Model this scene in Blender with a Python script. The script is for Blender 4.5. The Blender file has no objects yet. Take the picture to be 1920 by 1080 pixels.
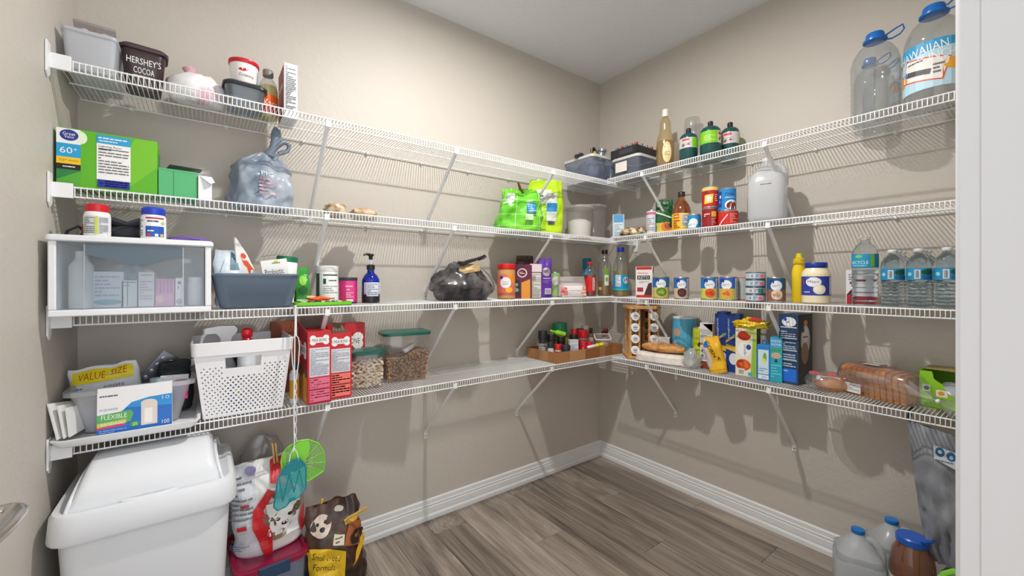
import bpy, bmesh, math, random
from mathutils import Vector, Matrix, noise
R = math.radians
PI = math.pi
scene = bpy.context.scene
COL = scene.collection
random.seed(7)

# ------------------------------------------------------------------ camera
cam_data = bpy.data.cameras.new('camera')
cam = bpy.data.objects.new('camera', cam_data)
COL.objects.link(cam)
cam.location = (-2.3492, -2.0506, 1.2794)
cam.rotation_euler = (R(90), 0, R(-36.8336))
cam_data.sensor_width = 36.0
cam_data.lens = 771.83 / 1920 * 36
cam_data.shift_y = -11.7 / 1920
cam_data.clip_start = 0.02
scene.camera = cam

# ------------------------------------------------------------------ world (the bright hall outside the doorway) and exposure
world = bpy.data.worlds.new('hall_light')
scene.world = world
world.use_nodes = True
bg = world.node_tree.nodes['Background']
bg.inputs[0].default_value = (0.96, 0.975, 1.0, 1)
bg.inputs[1].default_value = 1.8
LAMP_STRENGTH = 2500.0
scene.view_settings.view_transform = 'Standard'
scene.view_settings.look = 'None'
scene.view_settings.gamma = 1.0
scene.view_settings.use_curve_mapping = False
scene.view_settings.exposure = 0.2
scene.cycles.transparent_max_bounces = 48
scene.cycles.max_bounces = 16

# ------------------------------------------------------------------ materials
def lin(c):
    c = c / 255.0
    return c / 12.92 if c <= 0.04045 else ((c + 0.055) / 1.055) ** 2.4
def rgb(r, g, b):
    return (lin(r), lin(g), lin(b), 1.0)
_mats = {}
def new_mat(name):
    m = bpy.data.materials.new(name)
    m.use_nodes = True
    nt = m.node_tree
    return m, nt, nt.nodes['Principled BSDF']
def C(r, g, b, rough=0.5, metal=0.0, bump=0.0, bscale=40.0, sss=0.0):
    key = ('c', r, g, b, rough, metal, bump, bscale)
    if key in _mats: return _mats[key]
    m, nt, p = new_mat('paint_%d_%d_%d' % (r, g, b))
    p.inputs['Base Color'].default_value = rgb(r, g, b)
    p.inputs['Roughness'].default_value = rough
    p.inputs['Metallic'].default_value = metal
    if bump:
        n = nt.nodes.new('ShaderNodeTexNoise'); n.inputs['Scale'].default_value = bscale
        n.inputs['Detail'].default_value = 3
        tc = nt.nodes.new('ShaderNodeTexCoord'); nt.links.new(tc.outputs['Object'], n.inputs['Vector'])
        bp = nt.nodes.new('ShaderNodeBump'); bp.inputs['Strength'].default_value = bump
        bp.inputs['Distance'].default_value = 0.01
        nt.links.new(n.outputs['Fac'], bp.inputs['Height']); nt.links.new(bp.outputs[0], p.inputs['Normal'])
    _mats[key] = m
    return m
def film(r, g, b, haze=0.15, rough=0.12, gloss=0.08):
    """thin clear or frosted plastic: straight-through light mixed with a scattering plastic surface"""
    key = ('f', r, g, b, haze, rough, gloss)
    if key in _mats: return _mats[key]
    m, nt, p = new_mat('clear_plastic')
    nt.nodes.remove(p)
    df = nt.nodes.new('ShaderNodeBsdfDiffuse'); df.inputs[0].default_value = rgb(r, g, b)
    tl = nt.nodes.new('ShaderNodeBsdfTranslucent'); tl.inputs[0].default_value = rgb(r, g, b)
    p = nt.nodes.new('ShaderNodeMixShader'); p.inputs[0].default_value = 0.5
    nt.links.new(df.outputs[0], p.inputs[1]); nt.links.new(tl.outputs[0], p.inputs[2])
    tr = nt.nodes.new('ShaderNodeBsdfTransparent')
    c = rgb(r, g, b); tr.inputs[0].default_value = (c[0] ** .3, c[1] ** .3, c[2] ** .3, 1)
    gl = nt.nodes.new('ShaderNodeBsdfGlossy'); gl.inputs['Roughness'].default_value = rough
    mx = nt.nodes.new('ShaderNodeMixShader'); mx.inputs[0].default_value = haze
    nt.links.new(tr.outputs[0], mx.inputs[1]); nt.links.new(p.outputs[0], mx.inputs[2])
    fr = nt.nodes.new('ShaderNodeLayerWeight'); fr.inputs[0].default_value = 0.5
    ml = nt.nodes.new('ShaderNodeMath'); ml.operation = 'MULTIPLY_ADD'; ml.inputs[1].default_value = 0.5; ml.inputs[2].default_value = gloss * 0.4
    pw = nt.nodes.new('ShaderNodeMath'); pw.operation = 'POWER'; pw.inputs[1].default_value = 3.0
    nt.links.new(fr.outputs['Facing'], pw.inputs[0]); nt.links.new(pw.outputs[0], ml.inputs[0])
    m2 = nt.nodes.new('ShaderNodeMixShader')
    nt.links.new(ml.outputs[0], m2.inputs[0]); nt.links.new(mx.outputs[0], m2.inputs[1]); nt.links.new(gl.outputs[0], m2.inputs[2])
    nt.links.new(m2.outputs[0], nt.nodes['Material Output'].inputs[0])
    _mats[key] = m
    return m
def water_mat(tint=(238, 246, 250)):
    key = ('w', tint)
    if key in _mats: return _mats[key]
    m, nt, p = new_mat('clear_water')
    p.inputs['Base Color'].default_value = rgb(*tint); p.inputs['Roughness'].default_value = 0.03
    p.inputs['IOR'].default_value = 1.33; p.inputs['Transmission Weight'].default_value = 1.0
    _mats[key] = m
    return m
def wall_mat():
    m, nt, p = new_mat('beige_wall_paint')
    p.inputs['Roughness'].default_value = 0.55
    tc = nt.nodes.new('ShaderNodeTexCoord')
    n = nt.nodes.new('ShaderNodeTexNoise'); n.inputs['Scale'].default_value = 26; n.inputs['Detail'].default_value = 4
    n2 = nt.nodes.new('ShaderNodeTexNoise'); n2.inputs['Scale'].default_value = 2.2
    nt.links.new(tc.outputs['Object'], n.inputs['Vector']); nt.links.new(tc.outputs['Object'], n2.inputs['Vector'])
    cr = nt.nodes.new('ShaderNodeValToRGB'); cr.color_ramp.elements[0].position = 0.48; cr.color_ramp.elements[1].position = 0.56
    nt.links.new(n.outputs['Fac'], cr.inputs[0])
    bp = nt.nodes.new('ShaderNodeBump'); bp.inputs['Strength'].default_value = 0.08; bp.inputs['Distance'].default_value = 0.006
    nt.links.new(cr.outputs[0], bp.inputs['Height']); nt.links.new(bp.outputs[0], p.inputs['Normal'])
    mx = nt.nodes.new('ShaderNodeMix'); mx.data_type = 'RGBA'
    mx.inputs[6].default_value = rgb(198, 191, 181); mx.inputs[7].default_value = rgb(203, 196, 187)
    nt.links.new(n2.outputs['Fac'], mx.inputs[0]); nt.links.new(mx.outputs[2], p.inputs['Base Color'])
    return m
def ceiling_mat():
    m, nt, p = new_mat('white_ceiling_texture')
    p.inputs['Base Color'].default_value = rgb(230, 233, 238); p.inputs['Roughness'].default_value = 0.8
    tc = nt.nodes.new('ShaderNodeTexCoord'); n = nt.nodes.new('ShaderNodeTexNoise'); n.inputs['Scale'].default_value = 55; n.inputs['Detail'].default_value = 5
    nt.links.new(tc.outputs['Object'], n.inputs['Vector'])
    bp = nt.nodes.new('ShaderNodeBump'); bp.inputs['Strength'].default_value = 0.35; bp.inputs['Distance'].default_value = 0.01
    nt.links.new(n.outputs['Fac'], bp.inputs['Height']); nt.links.new(bp.outputs[0], p.inputs['Normal'])
    return m
def plank_mat():
    m, nt, p = new_mat('grey_brown_vinyl_plank')
    p.inputs['Roughness'].default_value = 0.42
    tc = nt.nodes.new('ShaderNodeTexCoord'); oi = nt.nodes.new('ShaderNodeObjectInfo')
    add = nt.nodes.new('ShaderNodeVectorMath'); add.operation = 'MULTIPLY_ADD'
    nt.links.new(oi.outputs['Random'], add.inputs[0]); add.inputs[1].default_value = (37.0, 51.0, 11.0)
    nt.links.new(tc.outputs['Object'], add.inputs[2])
    mp = nt.nodes.new('ShaderNodeMapping'); mp.inputs['Scale'].default_value = (13, .75, 1)
    nt.links.new(add.outputs[0], mp.inputs[0])
    n = nt.nodes.new('ShaderNodeTexNoise'); n.inputs['Scale'].default_value = 1.5; n.inputs['Detail'].default_value = 8; n.inputs['Roughness'].default_value = 0.62
    n.inputs['Distortion'].default_value = 0.5
    nt.links.new(mp.outputs[0], n.inputs['Vector'])
    mp2 = nt.nodes.new('ShaderNodeMapping'); mp2.inputs['Scale'].default_value = (120, 3.2, 1); nt.links.new(add.outputs[0], mp2.inputs[0])
    n2 = nt.nodes.new('ShaderNodeTexNoise'); n2.inputs['Scale'].default_value = 1.0; n2.inputs['Detail'].default_value = 5
    nt.links.new(mp2.outputs[0], n2.inputs['Vector'])
    mm = nt.nodes.new('ShaderNodeMath'); mm.operation = 'MULTIPLY_ADD'; mm.inputs[1].default_value = 0.35
    nt.links.new(n2.outputs['Fac'], mm.inputs[0]); 
    m3 = nt.nodes.new('ShaderNodeMath'); m3.operation = 'MULTIPLY'; m3.inputs[1].default_value = 0.68
    nt.links.new(n.outputs['Fac'], m3.inputs[0]); nt.links.new(m3.outputs[0], mm.inputs[2])
    m4 = nt.nodes.new('ShaderNodeMath'); m4.operation = 'MULTIPLY_ADD'; m4.inputs[1].default_value = 0.13
    nt.links.new(oi.outputs['Random'], m4.inputs[0]); nt.links.new(mm.outputs[0], m4.inputs[2])
    cr = nt.nodes.new('ShaderNodeValToRGB')
    e = cr.color_ramp.elements
    e[0].position = 0.36; e[0].color = rgb(70, 61, 54)
    e[1].position = 0.74; e[1].color = rgb(172, 160, 148)
    x = e.new(0.46); x.color = rgb(108, 97, 88)
    x = e.new(0.58); x.color = rgb(138, 126, 115)
    nt.links.new(m4.outputs[0], cr.inputs[0]); nt.links.new(cr.outputs[0], p.inputs['Base Color'])
    bp = nt.nodes.new('ShaderNodeBump'); bp.inputs['Strength'].default_value = 0.12; bp.inputs['Distance'].default_value = 0.003
    nt.links.new(n2.outputs['Fac'], bp.inputs['Height']); nt.links.new(bp.outputs[0], p.inputs['Normal'])
    return m
def mottled(c1, c2, scale=30, rough=0.5, bump=0.2, stretch=(1, 1, 1), detail=4, lo=0.4, hi=0.62):
    m, nt, p = new_mat('mottled')
    p.inputs['Roughness'].default_value = rough
    tc = nt.nodes.new('ShaderNodeTexCoord'); mp = nt.nodes.new('ShaderNodeMapping'); mp.inputs['Scale'].default_value = stretch
    nt.links.new(tc.outputs['Object'], mp.inputs[0])
    n = nt.nodes.new('ShaderNodeTexNoise'); n.inputs['Scale'].default_value = scale; n.inputs['Detail'].default_value = detail
    nt.links.new(mp.outputs[0], n.inputs['Vector'])
    cr = nt.nodes.new('ShaderNodeValToRGB'); cr.color_ramp.elements[0].position = lo; cr.color_ramp.elements[1].position = hi
    cr.color_ramp.elements[0].color = rgb(*c1); cr.color_ramp.elements[1].color = rgb(*c2)
    nt.links.new(n.outputs['Fac'], cr.inputs[0]); nt.links.new(cr.outputs[0], p.inputs['Base Color'])
    if bump:
        bp = nt.nodes.new('ShaderNodeBump'); bp.inputs['Strength'].default_value = bump; bp.inputs['Distance'].default_value = 0.004
        nt.links.new(n.outputs['Fac'], bp.inputs['Height']); nt.links.new(bp.outputs[0], p.inputs['Normal'])
    return m

# ------------------------------------------------------------------ objects
def tag(o, label=None, cat=None, group=None, kind=None):
    if label: o['label'] = label
    if cat: o['category'] = cat
    if group: o['group'] = group
    if kind: o['kind'] = kind
    return o
def thing(name, label, cat, loc=(0, 0, 0), rz=0.0, group=None, rx=0.0, ry=0.0):
    o = bpy.data.objects.new(name, None); COL.objects.link(o)
    o.empty_display_size = 0.05
    o.location = loc; o.rotation_euler = (R(rx), R(ry), R(rz))
    return tag(o, label, cat, group)
def link(name, me, parent=None, loc=None):
    o = bpy.data.objects.new(name, me); COL.objects.link(o)
    if parent: o.parent = parent
    if loc: o.location = loc
    return o
def copy_tree(o, parent=None, **kw):
    c = o.copy(); COL.objects.link(c); c.parent = parent
    for ch in list(o.children): copy_tree(ch, c)
    for k, v in kw.items(): c[k] = v
    return c

class MB:
    """collects shapes into one mesh"""
    def __init__(s): s.v = []; s.f = []; s.m = []; s.mats = []
    def mi(s, mat):
        if mat is None: return 0
        if mat not in s.mats: s.mats.append(mat)
        return s.mats.index(mat)
    def add(s, vs, fs, mat=None):
        b = len(s.v); k = s.mi(mat)
        s.v += [tuple(v) for v in vs]
        for f in fs: s.f.append([b + i for i in f]); s.m.append(k)
        return s
    def box(s, x0, y0, z0, x1, y1, z1, mat=None, M=None):
        vs = [(x0,y0,z0),(x1,y0,z0),(x1,y1,z0),(x0,y1,z0),(x0,y0,z1),(x1,y0,z1),(x1,y1,z1),(x0,y1,z1)]
        if M is not None: vs = [M @ Vector(v) for v in vs]
        return s.add(vs, [(0,3,2,1),(4,5,6,7),(0,1,5,4),(1,2,6,5),(2,3,7,6),(3,0,4,7)], mat)
    def lathe(s, prof, seg=20, c=(0, 0, 0), mat=None, M=None, squash=1.0, cap=True):
        vs = []; fs = []
        for r, z in prof:
            for i in range(seg):
                a = 2 * PI * i / seg
                vs.append(Vector((c[0] + r * math.sin(a), c[1] - r * squash * math.cos(a), c[2] + z)))
        n = len(prof)
        for j in range(n - 1):
            for i in range(seg):
                a, b = j * seg + i, j * seg + (i + 1) % seg
                fs.append((a, b, b + seg, a + seg))
        if cap:
            if prof[0][0] > 1e-6: fs.append(tuple(reversed(range(seg))))
            if prof[-1][0] > 1e-6: fs.append(tuple((n - 1) * seg + i for i in range(seg)))
        if M is not None: vs = [M @ v for v in vs]
        return s.add(vs, fs, mat)
    def loft(s, secs, mat=None, n=5, cap0=True, cap1=True, M=None):
        """secs: (z, width, depth, corner radius[, ox, oy]) rounded rectangles"""
        vs = []; fs = []
        for sec in secs:
            z, w, d, r = sec[:4]; ox, oy = (sec[4], sec[5]) if len(sec) > 4 else (0, 0)
            r = min(r, w / 2, d / 2)
            for q, (sx, sy) in enumerate(((1, -1), (1, 1), (-1, 1), (-1, -1))):
                a0 = -PI / 2 + q * PI / 2
                for i in range(n):
                    a = a0 + PI / 2 * i / (n - 1)
                    vs.append(Vector((ox + sx * (w / 2 - r) + r * math.cos(a), oy + sy * (d / 2 - r) + r * math.sin(a), z)))
        k = 4 * n
        for j in range(len(secs) - 1):
            for i in range(k):
                a, b = j * k + i, j * k + (i + 1) % k
                fs.append((a, b, b + k, a + k))
        if cap0: fs.append(tuple(reversed(range(k))))
        if cap1: fs.append(tuple((len(secs) - 1) * k + i for i in range(k)))
        if M is not None: vs = [M @ v for v in vs]
        return s.add(vs, fs, mat)
    def tube(s, path, r, seg=6, mat=None, closed=False, cap=True, flat=1.0):
        path = [Vector(p) for p in path]; n = len(path); vs = []; fs = []
        up = None
        for i, p in enumerate(path):
            if closed: d = path[(i + 1) % n] - path[i - 1]
            else: d = path[min(i + 1, n - 1)] - path[max(i - 1, 0)]
            d = d.normalized() if d.length > 1e-9 else Vector((0, 0, 1))
            if up is None:
                up = d.orthogonal().normalized()
            up = (up - d * up.dot(d))
            up = up.normalized() if up.length > 1e-6 else d.orthogonal().normalized()
            sd = d.cross(up)
            rr = r[i] if isinstance(r, (list, tuple)) else r
            for k in range(seg):
                a = 2 * PI * k / seg
                vs.append(p + up * (rr * math.cos(a)) + sd * (rr * flat * math.sin(a)))
        m = n if closed else n - 1
        for j in range(m):
            for k in range(seg):
                a, b = j * seg + k, j * seg + (k + 1) % seg
                c, d2 = ((j + 1) % n) * seg + (k + 1) % seg, ((j + 1) % n) * seg + k
                fs.append((a, b, c, d2))
        if cap and not closed:
            fs.append(tuple(reversed(range(seg)))); fs.append(tuple((n - 1) * seg + k for k in range(seg)))
        return s.add(vs, fs, mat)
    def prism(s, pts, y0, y1, mat=None):
        """outline in the x-z plane, thickness along y"""
        n = len(pts)
        vs = [(x, y0, z) for x, z in pts] + [(x, y1, z) for x, z in pts]
        fs = [tuple(range(n)), tuple(reversed(range(n, 2 * n)))] + [(i, i + n, (i + 1) % n + n, (i + 1) % n) for i in range(n)]
        return s.add(vs, fs, mat)
    def build(s, name, mat=None, parent=None, smooth=True, bevel=0.0, loc=None, solid=0.0, angle=40, subd=0):
        me = bpy.data.meshes.new(name)
        me.from_pydata(s.v, [], s.f)
        if s.mats:
            for m in s.mats: me.materials.append(m)
            me.polygons.foreach_set('material_index', s.m)
        elif mat: me.materials.append(mat)
        bm = bmesh.new(); bm.from_mesh(me)
        bmesh.ops.recalc_face_normals(bm, faces=bm.faces)
        bm.to_mesh(me); bm.free()
        if smooth:
            me.polygons.foreach_set('use_smooth', [True] * len(me.polygons))
            me.set_sharp_from_angle(angle=R(angle))
        me.update()
        o = link(name, me, parent, loc)
        if bevel:
            b = o.modifiers.new('bevel', 'BEVEL'); b.width = bevel; b.segments = 2; b.limit_method = 'ANGLE'; b.angle_limit = R(50)
        if solid:
            b = o.modifiers.new('solid', 'SOLIDIFY'); b.thickness = solid; b.offset = 0
        if subd:
            b = o.modifiers.new('sub', 'SUBSURF'); b.levels = subd; b.render_levels = subd
        return o

# ------------------------------------------------------------------ printed art (labels, lettering): flat polygons laid on a face
_txt = {}
def text_mesh(t):
    if t in _txt: return _txt[t]
    cu = bpy.data.curves.new('lettering', 'FONT'); cu.body = t; cu.resolution_u = 2; cu.size = 1.0
    ob = bpy.data.objects.new('lettering', cu)
    me = ob.to_mesh()
    vs = [(v.co.x, v.co.y) for v in me.vertices]; fs = [tuple(p.vertices) for p in me.polygons]
    ob.to_mesh_clear(); bpy.data.objects.remove(ob); bpy.data.curves.remove(cu)
    x0 = min(v[0] for v in vs); x1 = max(v[0] for v in vs); y0 = min(v[1] for v in vs); y1 = max(v[1] for v in vs)
    vs = [((x - x0) / (x1 - x0), (y - y0) / (y1 - y0)) for x, y in vs]
    _txt[t] = (vs, fs, (x1 - x0) / (y1 - y0))
    return _txt[t]
# small print that cannot be read in the photograph is laid down as broken strokes instead of letters
UNREADABLE = {'RETURN', 'jasmine', 'CHERRY', 'MIX', 'GREENS', 'PLANT PROTEIN', 'tropical', 'GIANT', 'pure', 'oat', 'treats', 'soap', '5 SAUCE', 'fresh', 'family', 'Hydro', 'TABLETS', 'Ibuprofen', 'CRACKERS', 'garden', 'natural unsweetened', 'peanut', 'spice', 'MILK', 'Bragg', 'beans', 'classic', 'elbows', 'DISTILLED', 'adhesive', 'performance', 'Guaranteed Brightness', 'EVERYDAY', 'tropical', 'RECYCLE_', 'Chili', 'Manwich', 'Puppy', 'Betty', 'BSYM'}
class Art:
    def __init__(s): s.items = []
    def poly(s, pts, col): s.items.append((list(pts), [tuple(range(len(pts)))], col)); return s
    def rect(s, x0, y0, x1, y1, col): return s.poly([(x0, y0), (x1, y0), (x1, y1), (x0, y1)], col)
    def ell(s, cx, cy, rx, ry, col, n=18, rot=0.0):
        pts = []
        for i in range(n):
            a = 2 * PI * i / n; x, y = rx * math.cos(a), ry * math.sin(a)
            pts.append((cx + x * math.cos(rot) - y * math.sin(rot), cy + x * math.sin(rot) + y * math.cos(rot)))
        return s.poly(pts, col)
    def text(s, t, cx, cy, w, h, col, rot=0.0):
        if t in UNREADABLE:
            if abs(rot) > .8: w, h = h, w
            return s.lines(cx - w / 2, cy - h / 2, cx + w / 2, cy + h / 2, 1 if h < .014 else 2, col, .6, len(t))
        vs, fs, asp = text_mesh(t)
        if h is None: h = w / asp
        if w is None: w = h * asp
        pts = []
        for x, y in vs:
            x, y = (x - .5) * w, (y - .5) * h
            pts.append((cx + x * math.cos(rot) - y * math.sin(rot), cy + x * math.sin(rot) + y * math.cos(rot)))
        s.items.append((pts, fs, col)); return s
    def lines(s, x0, y0, x1, y1, n, col, fill=0.45, seed=1):
        rnd = random.Random(seed); h = (y1 - y0) / n
        for i in range(n):
            a = y1 - i * h
            x = x0
            while x < x1 - 0.0005:
                l = (x1 - x0) * rnd.uniform(.08, .3)
                e = min(x + l, x1)
                s.rect(x, a - h * (.5 + fill / 2), e, a - h * (.5 - fill / 2), col)
                x = e + (x1 - x0) * .03
                if rnd.random() < .12: break
        return s
    def bars(s, x0, y0, x1, y1, n, col, seed=3):
        rnd = random.Random(seed); w = (x1 - x0) / n
        for i in range(n):
            s.rect(x0 + i * w, y0, x0 + (i + rnd.uniform(.25, .8)) * w, y1, col)
        return s
    def blobs(s, x0, y0, x1, y1, n, r, cols, seed=5):
        rnd = random.Random(seed)
        for i in range(n):
            q = r * rnd.uniform(.6, 1.1)
            s.ell(rnd.uniform(x0 + q, x1 - q), rnd.uniform(y0 + q, y1 - q), q, q * rnd.uniform(.6, 1), cols[i % len(cols)], 8, rnd.uniform(0, 3))
        return s
    def build(s, fn, parent, name='print', cut=None, rough=0.45, ycut=None):
        bm = bmesh.new(); mats = []
        dl = bm.verts.layers.float.new('lay')
        for k, (pts, fs, col) in enumerate(s.items):
            m = C(*col, rough) if isinstance(col, tuple) else col
            if m not in mats: mats.append(m)
            vv = []
            for x, y in pts:
                v = bm.verts.new((x, y, 0)); v[dl] = 0.0004 + 0.00006 * min(k, 40); vv.append(v)
            for f in fs:
                try:
                    q = bm.faces.new([vv[i] for i in f]); q.material_index = mats.index(m)
                except ValueError: pass
        for step, no in ((cut, Vector((1, 0, 0))), (ycut, Vector((0, 1, 0)))):
            if step:
                i = 0 if no.x else 1
                c = [v.co[i] for v in bm.verts]; lo, hi = min(c), max(c)
                x = lo + step
                while x < hi - 1e-5:
                    bmesh.ops.bisect_plane(bm, geom=bm.verts[:] + bm.edges[:] + bm.faces[:], dist=1e-6, plane_co=no * x, plane_no=no)
                    x += step
        for v in bm.verts:
            v.co = Vector(fn(v.co.x, v.co.y, v[dl]))
        me = bpy.data.meshes.new(name); bm.to_mesh(me); bm.free()
        for m in mats: me.materials.append(m)
        return link(name, me, parent)
def on_front(d): return lambda x, y, l: (x, -d / 2 - l, y)
def on_back(d): return lambda x, y, l: (-x, d / 2 + l, y)
def on_right(w): return lambda x, y, l: (w / 2 + l, x, y)
def on_left(w): return lambda x, y, l: (-w / 2 - l, -x, y)
def on_top(h): return lambda x, y, l: (x, y, h + l)
def on_cyl(r, squash=1.0, a0=0.0):
    return lambda x, y, l: ((r + l) * math.sin(x / r + a0), -(r + l) * squash * math.cos(x / r + a0), y)

# colours used again and again
WHITE = (240, 240, 238); BLACK = (22, 22, 24); GREY = (120, 122, 125); LGREY = (190, 192, 194)
def steel(): return C(190, 192, 195, 0.28, 0.9)
def wplastic(): return C(236, 238, 240, 0.35)

def face_cam(x, y, k=1.0):
    """heading that turns a front towards the doorway"""
    return math.degrees(math.atan2(y + 1.95, x + 2.25)) - 90

# ================================================================== the room
H = 2.74
XL, YF = -2.70, -1.983          # left side wall, inner face of the door wall
WALLM = wall_mat(); TRIM = C(232, 233, 234, 0.38); CEILM = ceiling_mat(); PLANK = plank_mat()
def struct(name, mb, mat, label, **kw):
    o = mb.build(name, mat, None, **kw)
    return tag(o, label, name.split('_')[0], kind='structure')
struct('wall_back', MB().box(XL - .1, 0, 0, .1, .1, H), WALLM, 'beige textured wall behind the long left shelves', smooth=False)
struct('wall_right', MB().box(0, -2.09, 0, .1, 0, H), WALLM, 'beige textured wall behind the right shelves', smooth=False)
struct('wall_left', MB().box(XL - .1, -2.09, 0, XL, 0, H), WALLM, 'narrow beige wall at the left edge beside the bin', smooth=False)
fw = MB().box(-1.53, -2.09, 0, 0, YF, H).box(XL, -2.09, 2.44, -1.53, YF, H)  # opening raised above the view so more world light fills the pantry
struct('wall_front', fw, WALLM, 'beige wall around the doorway', smooth=False)
struct('wall_shade', MB().box(XL - .2, -4.6, 0, XL - .1, -2.09, H), WALLM, 'beige wall added unseen outside the doorway to shade the door frame', smooth=False)  # added out of view to cut the world light on the right jamb
struct('ceiling', MB().box(XL - .1, -2.09, H, .1, .1, H + .08), CEILM, 'white textured ceiling', smooth=False)

fl = struct('floor', MB().box(XL - .1, -2.6, -.03, .1, .1, -.004), C(70, 62, 55, .7), 'grey-brown wood plank floor', smooth=False)
PW, PL = 0.182, 1.22
pm = MB().box(-PW / 2 + .0007, -PL / 2 + .0007, -.004, PW / 2 - .0007, PL / 2 - .0007, 0)
pl0 = pm.build('plank', PLANK, fl, smooth=False, bevel=.0008)
first = True
k = 0
for i in range(16):
    off = (i * 0.43) % PL
    for j in range(-1, 3):
        cx = 0.045 - PW * (i + .5); cy = 0.02 - off - PL * (j + .5) + .4
        y0, y1 = cy - PL / 2, cy + PL / 2
        if y0 > 0.02 or y1 < -2.6: continue
        # the end planks are cut where they meet the wall
        if y1 > -.002: y1 = -.002
        if y0 < -2.6: y0 = -2.6
        if y1 - y0 < .06: continue
        o = pl0.copy(); COL.objects.link(o); o.parent = fl
        o.location = (cx, (y0 + y1) / 2, 0); o.scale = (1, (y1 - y0) / PL, 1)

bpy.data.objects.remove(pl0)
# skirting boards with a moulded profile
BB = [(0, 0), (.017, 0), (.017, .020), (.013, .028), (.0095, .029), (.0095, .033), (.012, .035), (.012, .064), (.0085, .066), (.0085, .071), (.0105, .073), (.0105, .079), (.007, .081), (.007, .101), (.003, .107), (0, .108)]
def skirt(name, p0, p1, n, label):
    vs = []; m = len(BB)
    for p in (p0, p1):
        for d, z in BB: vs.append((p[0] + n[0] * d, p[1] + n[1] * d, z))
    fs = [(i, i + 1, m + i + 1, m + i) for i in range(m - 1)] + [tuple(range(m)), tuple(range(m, 2 * m))]
    struct(name, MB().add(vs, fs), TRIM, label, smooth=False)
skirt('baseboard_back', (XL, 0), (0, 0), (0, -1), 'white moulded skirting board below the long left shelves')
skirt('baseboard_right', (0, 0), (0, YF), (-1, 0), 'white moulded skirting board below the right shelves')
skirt('baseboard_left', (XL, 0), (XL, -1.9), (1, 0), 'white skirting board behind the tall bin')

# the door frame beside the camera: jamb, casing and brass-coloured strike plate
jb = MB().box(-1.55, -2.10, 0, -1.53, -1.987, 2.44)
JAMB = C(222, 223, 226, .4)
jo = tag(jb.build('trim_1', JAMB, None, bevel=.002, smooth=False), 'white painted door frame at the right edge', 'door frame', kind='structure')
cs = MB().box(-1.5492, -1.992, 0, -1.48, -1.9655, 2.48)
cs.build('casing', JAMB, jo, bevel=.005)
MB().box(-1.556, -2.10, 0, -1.55, -2.045, 2.43).build('door_stop', TRIM, jo, bevel=.002)
sp = MB(); pts = []
for cxx, cyy, a0 in ((-1.984, .898, 90), (-2.035, .898, 0), (-2.035, .842, -90), (-1.984, .842, 180)):
    for i in range(5):
        a = R(a0 + (-22.5 * i if True else 0))
        pts.append((cxx, cyy, a))
out = [(-1.990, .885), (-1.9925, .895), (-2.0, .899), (-2.03, .899), (-2.04, .893), (-2.04, .847), (-2.03, .841), (-2.0, .841), (-1.9925, .845), (-1.990, .855)]
n = len(out)
sp.add([(-1.5505, y, z) for y, z in out] + [(-1.5525, y, z) for y, z in out], [tuple(range(n)), tuple(range(n, 2 * n))] + [(i, (i + 1) % n, n + (i + 1) % n, n + i) for i in range(n)])
sp.build('strike_plate', C(150, 152, 156, .35, .6), jo, smooth=False)
lj = MB().box(XL, -2.10, 0, XL + .02, YF, 2.44)
tag(lj.build('trim_2', TRIM, None, bevel=.002, smooth=False), 'white painted door frame on the hinge side', 'door frame', kind='structure')

# the open door lies against the left wall, its lever reaches into view
dr = MB().box(-2.692, -1.90, .012, -2.657, -.985, 2.41)
door = tag(dr.build('door_1', C(234, 235, 236, .4), None, bevel=.002, smooth=False), 'white door folded open against the left wall', 'door', kind='structure')
NICK = C(196, 190, 182, .24, .9)
hd = MB().lathe([(.0, 0), (.031, 0), (.031, .006), (.027, .010), (.012, .012), (.011, .03), (0, .03)], 20, M=Matrix.Translation((-2.657, -1.018, .905)) @ Matrix.Rotation(R(90), 4, 'Y'))
hd.build('rosette', NICK, door)
path = [(-2.632, -1.018, .905), (-2.615, -1.018, .905), (-2.602, -1.021, .905), (-2.594, -1.032, .905), (-2.592, -1.05, .906), (-2.592, -1.09, .908), (-2.595, -1.135, .909)]
MB().tube(path, [.011, .0115, .013, .0145, .015, .014, .012], 10, flat=1.0).build('lever', NICK, door)

# the recessed ceiling downlight, just above the picture: a white trim ring around a small bright lens
lp = thing('ceiling_downlight', 'recessed round ceiling downlight with white trim', 'lamp', (-1.38, -1.05, H))
MB().lathe([(.038, -.003), (.040, -.006), (.066, -.006), (.07, 0), (.038, 0), (.038, -.003)], 28, cap=False).build('trim_ring', C(238, 238, 236, .4), lp)
em, nt, pp = new_mat('glowing_lens')
pp.inputs['Base Color'].default_value = (1, 1, 1, 1)
pp.inputs['Emission Color'].default_value = (1.0, 0.975, 0.94, 1); pp.inputs['Emission Strength'].default_value = LAMP_STRENGTH
MB().lathe([(0, -.004), (.035, -.004), (.035, -.001), (0, -.001)], 20).build('lens', em, lp)

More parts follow.
